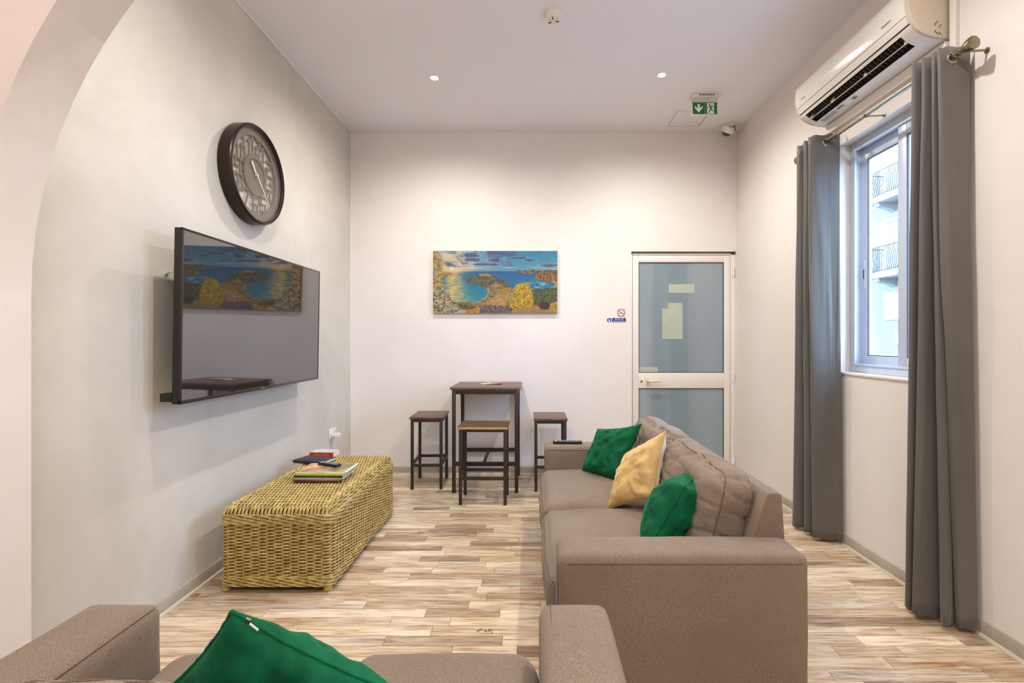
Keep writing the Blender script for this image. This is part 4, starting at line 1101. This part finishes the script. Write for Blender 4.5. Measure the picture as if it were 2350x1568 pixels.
mb = MB(); mb.box(-.115,.115,-.05,.03,-.022,0); mb.build('housing', M_white, ex, bevel=.003)
mb = MB(); mb.prism([(-.03,-.022),(.02,-.022),(.022,-.05),(.012,-.052),(-.012,-.052)], lambda y,z: (-.104,y,z), lambda y,z: (.104,y,z))
mb.build('diffuser', plain('clear_grey_diffuser', lin(196,200,190), .2), ex, bevel=.002)
mb = MB(); 
for q in range(6): mb.box(-.06+q*.022,-.046+q*.022,-.0512,-.05,-.018,-.004)
mb.build('rating_label', M_grey, ex)
mb = MB(); mb.box(-.108,.108,-.004,.004,-.158,-.05); mb.build('clear_panel', M_white, ex, bevel=.001)
t = NT('sign_green'); M_sgreen = t.set(col=lin(0,110,66), rough=.35)
mb = MB(); mb.box(-.103,-.0015,-.006,-.0035,-.153,-.055); mb.box(.0015,.103,-.006,-.0035,-.153,-.055); mb.build('green_panel', M_sgreen, ex)
mb = MB(); Ys = -.0062
flat(mb, [(-.062,-.067),(-.042,-.067),(-.042,-.104),(-.018,-.082),(-.018,-.100),(-.052,-.139),(-.086,-.100),(-.086,-.082),(-.062,-.104)], Ys); mb.build('arrow', M_signwht, ex, smooth=False)
mb = MB(); flat(mb, [(.016,-.060),(.078,-.060),(.078,-.150),(.018,-.150)], Ys); mb.build('door_symbol', M_signwht, ex, smooth=False)
mb = MB(); Yg = -.0070
flat(mb, disc(.0062,.038,-.073,16), Yg)
for (p,q,w) in (((.044,-.083),(.054,-.104),.013),((.044,-.083),(.030,-.096),.006),((.030,-.096),(.018,-.098),.005),((.046,-.082),(.064,-.082),.006),((.064,-.082),(.070,-.096),.006),
                ((.052,-.103),(.040,-.124),.008),((.040,-.124),(.030,-.143),.007),((.055,-.105),(.060,-.124),.008),((.060,-.124),(.086,-.126),.006)):
    flat(mb, bar(p,q,w), Yg)
mb.build('running_figure', M_sgreen, ex, smooth=False)
hp = thing('access_hatch', 'square flush access hatch in the ceiling behind the exit sign', 'hatch', (1.465, 4.55, ZC))
mb = MB(); ring_ = [(-.165,.165,-.175,-.160),(-.165,.165,.160,.175),(-.165,-.150,-.160,.160),(.150,.165,-.160,.160)]
for (a,b,c,d) in ring_: mb.box(a,b,c,d,-.003,0)
mb.build('hatch_frame', M_ceil, hp, bevel=.0008)
mb = MB(); mb.box(-.145,.145,-.155,.155,-.0025,.0); mb.build('hatch_door', M_ceil, hp, bevel=.0008)
mb = MB(); mb.box(-.150,.150,-.160,.160,-.0006,0); mb.build('hatch_gap', M_gap, hp)
cc = thing('security_camera', 'white dome security camera in the far right ceiling corner', 'camera', (1.905, 4.68, ZC))
mb = MB(); mb.lathe([(.058,0),(.060,-.01),(.060,-.03),(.0,-.03)], (0,0,0), 'z', 32); mb.build('mount_base', M_white, cc, ang=30)
Rt = Matrix.Rotation(math.radians(-38), 3, 'X') @ Matrix.Rotation(math.radians(-18), 3, 'Y')
mb = MB(); mb.lathe([(.058,-.005),(.064,-.015),(.066,-.05),(.060,-.062),(.046,-.068),(.0,-.068)], (0,0,0), 'z', 36)
mb.v = [tuple(Rt.inverted() @ Vector(v)+Vector((-.006,-.02,-.01))) for v in mb.v]; mb.build('housing', M_white, cc, ang=30)
mb = MB(); mb.lathe([(.045*math.cos(a),-.064-.040*math.sin(a)) for a in np.linspace(0,PI/2-.01,9)], (0,0,0), 'z', 28)
mb.v = [tuple(Rt.inverted() @ Vector(v)+Vector((-.006,-.02,-.01))) for v in mb.v]; mb.build('dark_dome', plain('smoked_dome', lin(40,34,34), .08, coat=.5), cc)
mb = MB(); mb.tube([(.02,-.02,0),(.02,-.05,-.015),(.018,-.072,-.05),(.022,-.066,-.08)], .004, 6, up=(1,0,0)); mb.build('security_tether', M_gap, cc)

# ------------------------------------------------------------------ air conditioner
AY0, AY1 = 2.363, 3.355; AX = XR
ac = thing('air_conditioner', 'long white wall mounted air conditioner above the window', 'air conditioner', (AX, (AY0+AY1)/2, 2.788))
AL = (AY1-AY0)/2
def acp(mb, name, mat, parent=ac, **kw): return mb.build(name, mat, parent, **kw)
full = [(0,.297),(.15,.297),(.19,.285),(.212,.262),(.221,.23),(.222,.17),(.216,.125),(.204,.093),(.194,.078),(.178,.056),(.150,.034),(.11,.016),(.06,.006),(0,0)]
for sg in (-1, 1):
    mb = MB(); y0_, y1_ = (-AL, -AL+.012) if sg < 0 else (AL-.012, AL)
    mb.prism([(-d,z) for d,z in full], lambda x,z: (x,y0_,z), lambda x,z: (x,y1_,z)); cp = acp(mb, 'end_cap', M_acside, bevel=.002)
    if sg < 0:
        mb = MB()
        for (c0, c1, r) in ((.055,.06,.026),(.040,.05,.020)):
            mb.tube([(-c0+r*math.cos(a)*1-.0, -AL-.0006, c1+r*math.sin(a)) for a in np.linspace(PI*.62, PI*.95, 7)], .0016, 5, up=(0,1,0))
            mb.tube([(-c0+r*math.cos(a)*1-.0, -AL-.0006, c1-.012+r*math.sin(a)) for a in np.linspace(PI*1.08, PI*1.42, 7)], .0016, 5, up=(0,1,0))
        acp(mb, 'vent_marks', M_gap, cp)
        mb = MB(); mb.tube([(-d*.93-.002, -AL-.0004, z*.93+.012) for d, z in full[2:]], .0012, 5, up=(0,1,0)); acp(mb, 'edge_groove', M_ac, cp)
def shell(pts, ya, yb, th=.004):
    """open profile thickened inwards"""
    mb = MB(); inn = []
    for i, (d, z) in enumerate(pts):
        a = pts[max(0,i-1)]; b = pts[min(len(pts)-1,i+1)]; t_ = Vector((b[0]-a[0], b[1]-a[1])).normalized()
        inn.append((d-t_.y*-th*-1*(-1), z) if False else (d+t_.y*th, z-t_.x*th))
    poly_ = [(-d,z) for d,z in pts]+[(-d,z) for d,z in inn[::-1]]
    n = len(pts)
    V = [(-d,ya,z) for d,z in pts]+[(-d,yb,z) for d,z in pts]+[(-d,ya,z) for d,z in inn]+[(-d,yb,z) for d,z in inn]
    Fs = []
    for i in range(n-1):
        Fs += [(i,i+1,n+i+1,n+i),(2*n+i,3*n+i,3*n+i+1,2*n+i+1),(i,2*n+i,2*n+i+1,i+1),(n+i,n+i+1,3*n+i+1,3*n+i)]
    Fs += [(0,n,3*n,2*n),(n-1,3*n-1,4*n-1,2*n-1)]
    mb.add(V, Fs); return mb
ya, yb = -AL+.0121, AL-.0121
acp(shell([(0,.295),(.15,.295),(.19,.283),(.211,.262),(.220,.23),(.221,.17),(.215,.125),(.2135,.119)], ya, yb), 'front_panel', M_ac, ang=50)
acp(shell([(.2125,.116),(.203,.093),(.196,.081)], ya, yb), 'lower_strip', M_ac, ang=50)
acp(shell([(.1915,.075),(.186,.067),(.181,.060)], ya, yb), 'outlet_lip', M_ac, ang=50)
acp(shell([(.105,.0145),(.06,.006),(0,0)], ya, yb), 'bottom_pan', M_white, ang=50)
acp(shell([(.181,.0598),(.150,.034),(.11,.016),(.1052,.0146)], ya, -AL+.085), 'outlet_end', M_white, ang=50)
acp(shell([(.181,.0598),(.150,.034),(.11,.016),(.1052,.0146)], AL-.055, yb), 'outlet_end', M_white, ang=50)
mb = MB(); mb.box(-.185,-.01,ya,yb,.135,.27); mb.box(-.095,-.01,ya,yb,.02,.135); mb.prism([(-.20,.135),(-.182,.066),(-.205,.10)], lambda x,z: (x,ya,z), lambda x,z: (x,yb,z)); acp(mb, 'inner_cavity', M_darkcav, smooth=False)
mb = MB(); n = 30
for q in range(n):
    yy = -AL+.10+q*(2*AL-.17)/(n-1); mb.prism([(-.175,.08),(-.165,.055),(-.11,.03),(-.10,.06),(-.12,.11)], lambda x,z: (x,yy,z), lambda x,z: (x,yy+.004,z))
acp(mb, 'vertical_louvres', M_slat, smooth=False)['kind'] = 'stuff'
mb = MB(); mb.obox((-.148,.015,.031), (.006,0,.0035), (0,AL-.072,0), (-.0008,0,.0016)); acp(mb, 'air_vane', M_acside, bevel=.0006)
for yy in (-.40,-.1,.2,.43):
    mb = MB(); mb.cyl((-.148,yy,.034),(-.135,yy,.06),.008,10); acp(mb, 'vane_arm', M_ivory)
rw_ = lambda yc, d, z, body, size, m, tilt=0: text(body, size, m, (-d, yc, z), (PI/2, 0, -PI/2), ac)
rw_(AL-.10, .2216, .155, 'inventor', .014, M_grey); rw_(-AL+.14, .2216, .155, 'Omnia', .019, M_grey); rw_(-AL+.105, .2216, .155, 'eco', .013, M_grey)
# stickers under the unit
t = NT('rating_sticker_print'); f = t.n('ShaderNodeTexBrick'); f.inputs['Scale'].default_value = 150; f.inputs['Color1'].default_value = lin(96,96,104); f.inputs['Color2'].default_value = lin(180,184,192); f.inputs['Mortar'].default_value = lin(214,218,226); f.inputs['Mortar Size'].default_value = .03
t.l(t.coord(), f.inputs['Vector']); M_stk = t.set(col=f.outputs['Color'], rough=.4)
def stick(y0_, y1_, d0, d1, m, nm='sticker'):
    zf = lambda d: np.interp(d, [0,.06,.105],[0,.006,.0145])-.0006
    mb = MB(); mb.prism([(0,0),(1,0),(1,1),(0,1)], lambda a,b: (-(d0+(d1-d0)*a), y0_+(y1_-y0_)*b, zf(d0+(d1-d0)*a)), lambda a,b: (-(d0+(d1-d0)*a), y0_+(y1_-y0_)*b, zf(d0+(d1-d0)*a)-.0004)); return acp(mb, nm, m, smooth=False)
stick(.27,.42,.064,.095, M_stk); stick(.19,.25,.078,.092, M_grey); stick(.12,.17,.068,.090, M_signwht); 
stick(.075,.115,.066,.092, plain('pale_green_sticker', lin(170,190,170), .4))
mb = MB(); mb.prism([(.08,.068),(.11,.068),(.095,.090)], lambda y,d: (-d,y,np.interp(d,[0,.06,.105],[0,.006,.0145])-.0012), lambda y,d: (-d,y,np.interp(d,[0,.06,.105],[0,.006,.0145])-.0016)); acp(mb, 'warning_triangle', plain('dark_green_print', lin(60,90,70), .5), smooth=False)
# batten and pipe trunking
bt = MB(); bt.box(XR-.022, XR, 2.372, 3.335, 2.728, 2.784); o = bt.build('wall_batten', M_right, bevel=.002); tag(o, 'pale painted batten on the wall directly under the air conditioner', 'batten')
bt = MB(); bt.box(XR-.020, XR, 2.318, 2.352, 2.45, ZC); o = bt.build('pipe_trunking', M_right, bevel=.003); tag(o, 'thin white pipe trunking rising beside the near end of the air conditioner', 'trunking')

# ------------------------------------------------------------------ curtain rod and curtains
RX, RZ = 1.93, 2.628
rod = thing('curtain_rod', 'metal curtain rod with round finial above the window', 'curtain rod', (RX, 2.76, RZ))
mb = MB(); mb.cyl((0,-.56,0),(0,.32,0),.0135,20); mb.build('pole', M_alu, rod)
mb = MB(); mb.cyl((0,.10,0),(0,.72,0),.0115,20); mb.build('inner_pole', M_brass, rod)
mb = MB(); mb.lathe([(.0118,-.006),(.0165,-.005),(.0165,.005),(.0118,.006)], (0,.315,0), 'y', 20); mb.build('joint_collar', M_brass, rod)
mb = MB(); mb.lathe([(.0,-.636),(.024,-.636),(.0285,-.633),(.0285,-.626),(.026,-.610),(.019,-.590),(.0145,-.578),(.0145,-.572),(.018,-.570),(.018,-.563),(.0145,-.561),(.0145,-.548),(.017,-.546),(.017,-.540),(.0135,-.538)], (0,0,0), 'y', 32)
mb.build('finial', M_brass, rod, ang=35)
mb = MB(); mb.lathe([(.0118,.70),(.016,.70),(.024,.73),(.028,.775),(.024,.78),(0,.78)], (0,0,0), 'y', 28); mb.build('finial', M_brass, rod, ang=35)
for yy in (-.585, .05, .69):
    mb = MB(); mb.cyl((XR-RX,yy,-.008),(XR-RX-.004,yy,-.008),.013,18); mb.cyl((XR-RX,yy,-.006),(.008,yy,-.012),.005,10)
    mb.tube([(.016*math.cos(a),yy,.016*math.sin(a)) for a in np.linspace(PI*.95,PI*2.05,12)], .0035, 6, up=(0,1,0)); mb.build('bracket', M_brass, rod)
def catmull(pts, n=7):
    out = []; m = len(pts)
    for i in range(m-1):
        p0, p1, p2, p3 = (np.array(pts[max(0,i-1)]), np.array(pts[i]), np.array(pts[i+1]), np.array(pts[min(m-1,i+2)]))
        for k in range(n):
            t = k/n; out.append(.5*((2*p1)+(-p0+p2)*t+(2*p0-5*p1+4*p2-p3)*t*t+(-p0+3*p1-3*p2+p3)*t**3))
    out.append(np.array(pts[-1], float)); return np.array(out)
def curtain(label, top, bot, rings, org, seed):
    o = thing('curtain', label, 'curtain', org, 0, 'grey eyelet curtains at the window'); org = Vector(org)
    a, b = catmull(top), catmull(bot); n = len(a); NZ = 44; V = []; z0, z1 = .022, RZ+.045
    for k in range(NZ+1):
        f_ = k/NZ; e = f_**1.25
        for i in range(n):
            p = a[i]*(1-e)+b[i]*e
            wv = noise.noise(Vector((i*.11+seed, f_*2.2, seed)))*.014*math.sin(PI*min(1,f_*1.5+.0)) + noise.noise(Vector((i*.25, f_*7, seed+5)))*.004
            hem = .006*math.sin(i*.45+seed) if k == NZ else 0
            hd = .004*math.sin(i*.5+seed) if k == 0 else 0
            V.append(Vector((p[0]-abs(wv)*1.0, p[1]+wv*.5, z1+(z0-z1)*f_+hem*(k==NZ)+hd))-org)
    th = .0018; m = len(V); Fs = []
    W_ = n
    nr = []
    for k in range(NZ+1):
        for i in range(n):
            i0, i1 = max(0,i-1), min(n-1,i+1); t_ = (V[k*W_+i1]-V[k*W_+i0]); t_.z = 0; t_.normalize(); nr.append(Vector((-t_.y,t_.x,0)))
    V2 = [V[i]+nr[i]*th for i in range(m)]
    q = lambda k,i: k*W_+i
    for k in range(NZ):
        for i in range(n-1):
            Fs.append((q(k,i),q(k,i+1),q(k+1,i+1),q(k+1,i))); Fs.append((m+q(k,i),m+q(k+1,i),m+q(k+1,i+1),m+q(k,i+1)))
    for i in range(n-1): Fs.append((q(0,i),m+q(0,i),m+q(0,i+1),q(0,i+1))); Fs.append((q(NZ,i),q(NZ,i+1),m+q(NZ,i+1),m+q(NZ,i)))
    for k in range(NZ): Fs.append((q(k,0),q(k+1,0),m+q(k+1,0),m+q(k,0))); Fs.append((q(k,n-1),m+q(k,n-1),m+q(k+1,n-1),q(k+1,n-1)))
    MB().add(V+V2, Fs).build('fabric_panel', M_curt, o, ang=180)
    # stitched header and hem lines
    for zf in (1.7/NZ*2, 1-1.2/NZ):
        k = min(NZ, round(zf*NZ)); mb = MB(); mb.tube([V[q(k,i)]-nr[q(k,i)]*.0006 for i in range(n)], .0011, 4); mb.build('stitch_line', M_curt, o)
    for (yy, tilt) in rings:
        mb = MB(); Rg = Matrix.Rotation(tilt, 3, 'Z')
        mb.tube([Rg @ Vector((.0225*math.cos(t), 0, .0225*math.sin(t)))+Vector((RX,yy,RZ-.006))-org for t in np.linspace(0,2*PI,25)[:-1]], .0042, 8, closed=True, up=(0,1,0)); mb.build('eyelet', M_nickel, o)
    return o
ntop = [(2.006,2.232),(1.95,2.236),(1.90,2.240),(1.880,2.246),(1.884,2.258),(1.93,2.262),(1.985,2.268),(1.985,2.280),(1.93,2.281),(1.887,2.283),(1.886,2.294),(1.93,2.298),(1.99,2.302),(1.99,2.314),(1.93,2.316),(1.874,2.318),(1.872,2.330),(1.93,2.336),(1.985,2.344),(1.985,2.354),(1.93,2.358),(1.862,2.362),(1.860,2.378),(1.93,2.384),(1.99,2.39)]
nbot = [(2.010,2.195),(1.985,2.198),(1.955,2.205),(1.945,2.225),(1.955,2.24),(1.99,2.25),(1.985,2.262),(1.94,2.250),(1.905,2.225),(1.888,2.235),(1.895,2.255),(1.92,2.275),(1.94,2.29),(1.90,2.30),(1.86,2.31),(1.832,2.318),(1.824,2.335),(1.86,2.345),(1.91,2.35),(1.91,2.362),(1.87,2.366),(1.834,2.370),(1.832,2.388),(1.88,2.395),(1.97,2.40)]
curtain('near grey eyelet curtain hanging on the right side of the window', ntop, nbot, [(2.236,.08),(2.262,0),(2.281,0),(2.298,0),(2.316,0),(2.336,0),(2.358,0)], (1.93,2.30,0), 2.0)
ftop = [(2.004,3.170),(1.96,3.182),(1.93,3.192),(1.88,3.205),(1.846,3.222),(1.846,3.245),(1.88,3.252),(1.93,3.258),(1.985,3.262),(1.985,3.276),(1.93,3.280),(1.87,3.285),(1.853,3.295),(1.856,3.316),(1.93,3.325),(1.985,3.33),(1.985,3.345),(1.93,3.352),(1.872,3.362),(1.853,3.378),(1.860,3.40),(1.93,3.41),(1.99,3.42)]
fbot = [(2.008,3.150),(2.002,3.175),(1.99,3.185),(1.93,3.200),(1.874,3.220),(1.872,3.240),(1.90,3.248),(1.93,3.255),(1.97,3.262),(1.97,3.276),(1.93,3.285),(1.89,3.300),(1.869,3.318),(1.873,3.338),(1.93,3.345),(1.97,3.35),(1.97,3.365),(1.92,3.375),(1.87,3.39),(1.842,3.415),(1.848,3.44),(1.92,3.45),(1.98,3.46)]
curtain('far grey eyelet curtain hanging on the left side of the window lit by daylight', ftop, fbot, [(3.192,.15),(3.258,0),(3.280,0),(3.325,0),(3.352,0),(3.41,0)], (1.93,3.30,0), 9.0)

# ------------------------------------------------------------------ crumbs on the floor
db = thing('dried_sprig', 'small dried brown sprig lying on the floor before the loveseat', 'debris', tuple(P(1112,1449,2.226))[:2]+(0,))
mb = MB(); rr = random.Random(2)
for q in range(9):
    a = rr.uniform(0,2*PI); x_, y_ = rr.uniform(-.035,.035), rr.uniform(-.014,.014); L = rr.uniform(.008,.02)
    mb.tube([(x_,y_,.001),(x_+L*.5*math.cos(a),y_+L*.5*math.sin(a),.004),(x_+L*math.cos(a),y_+L*math.sin(a),.001)], .0012, 4)
mb.build('twigs', plain('dry_twig', lin(70,60,44), .9), db)['kind'] = 'stuff'
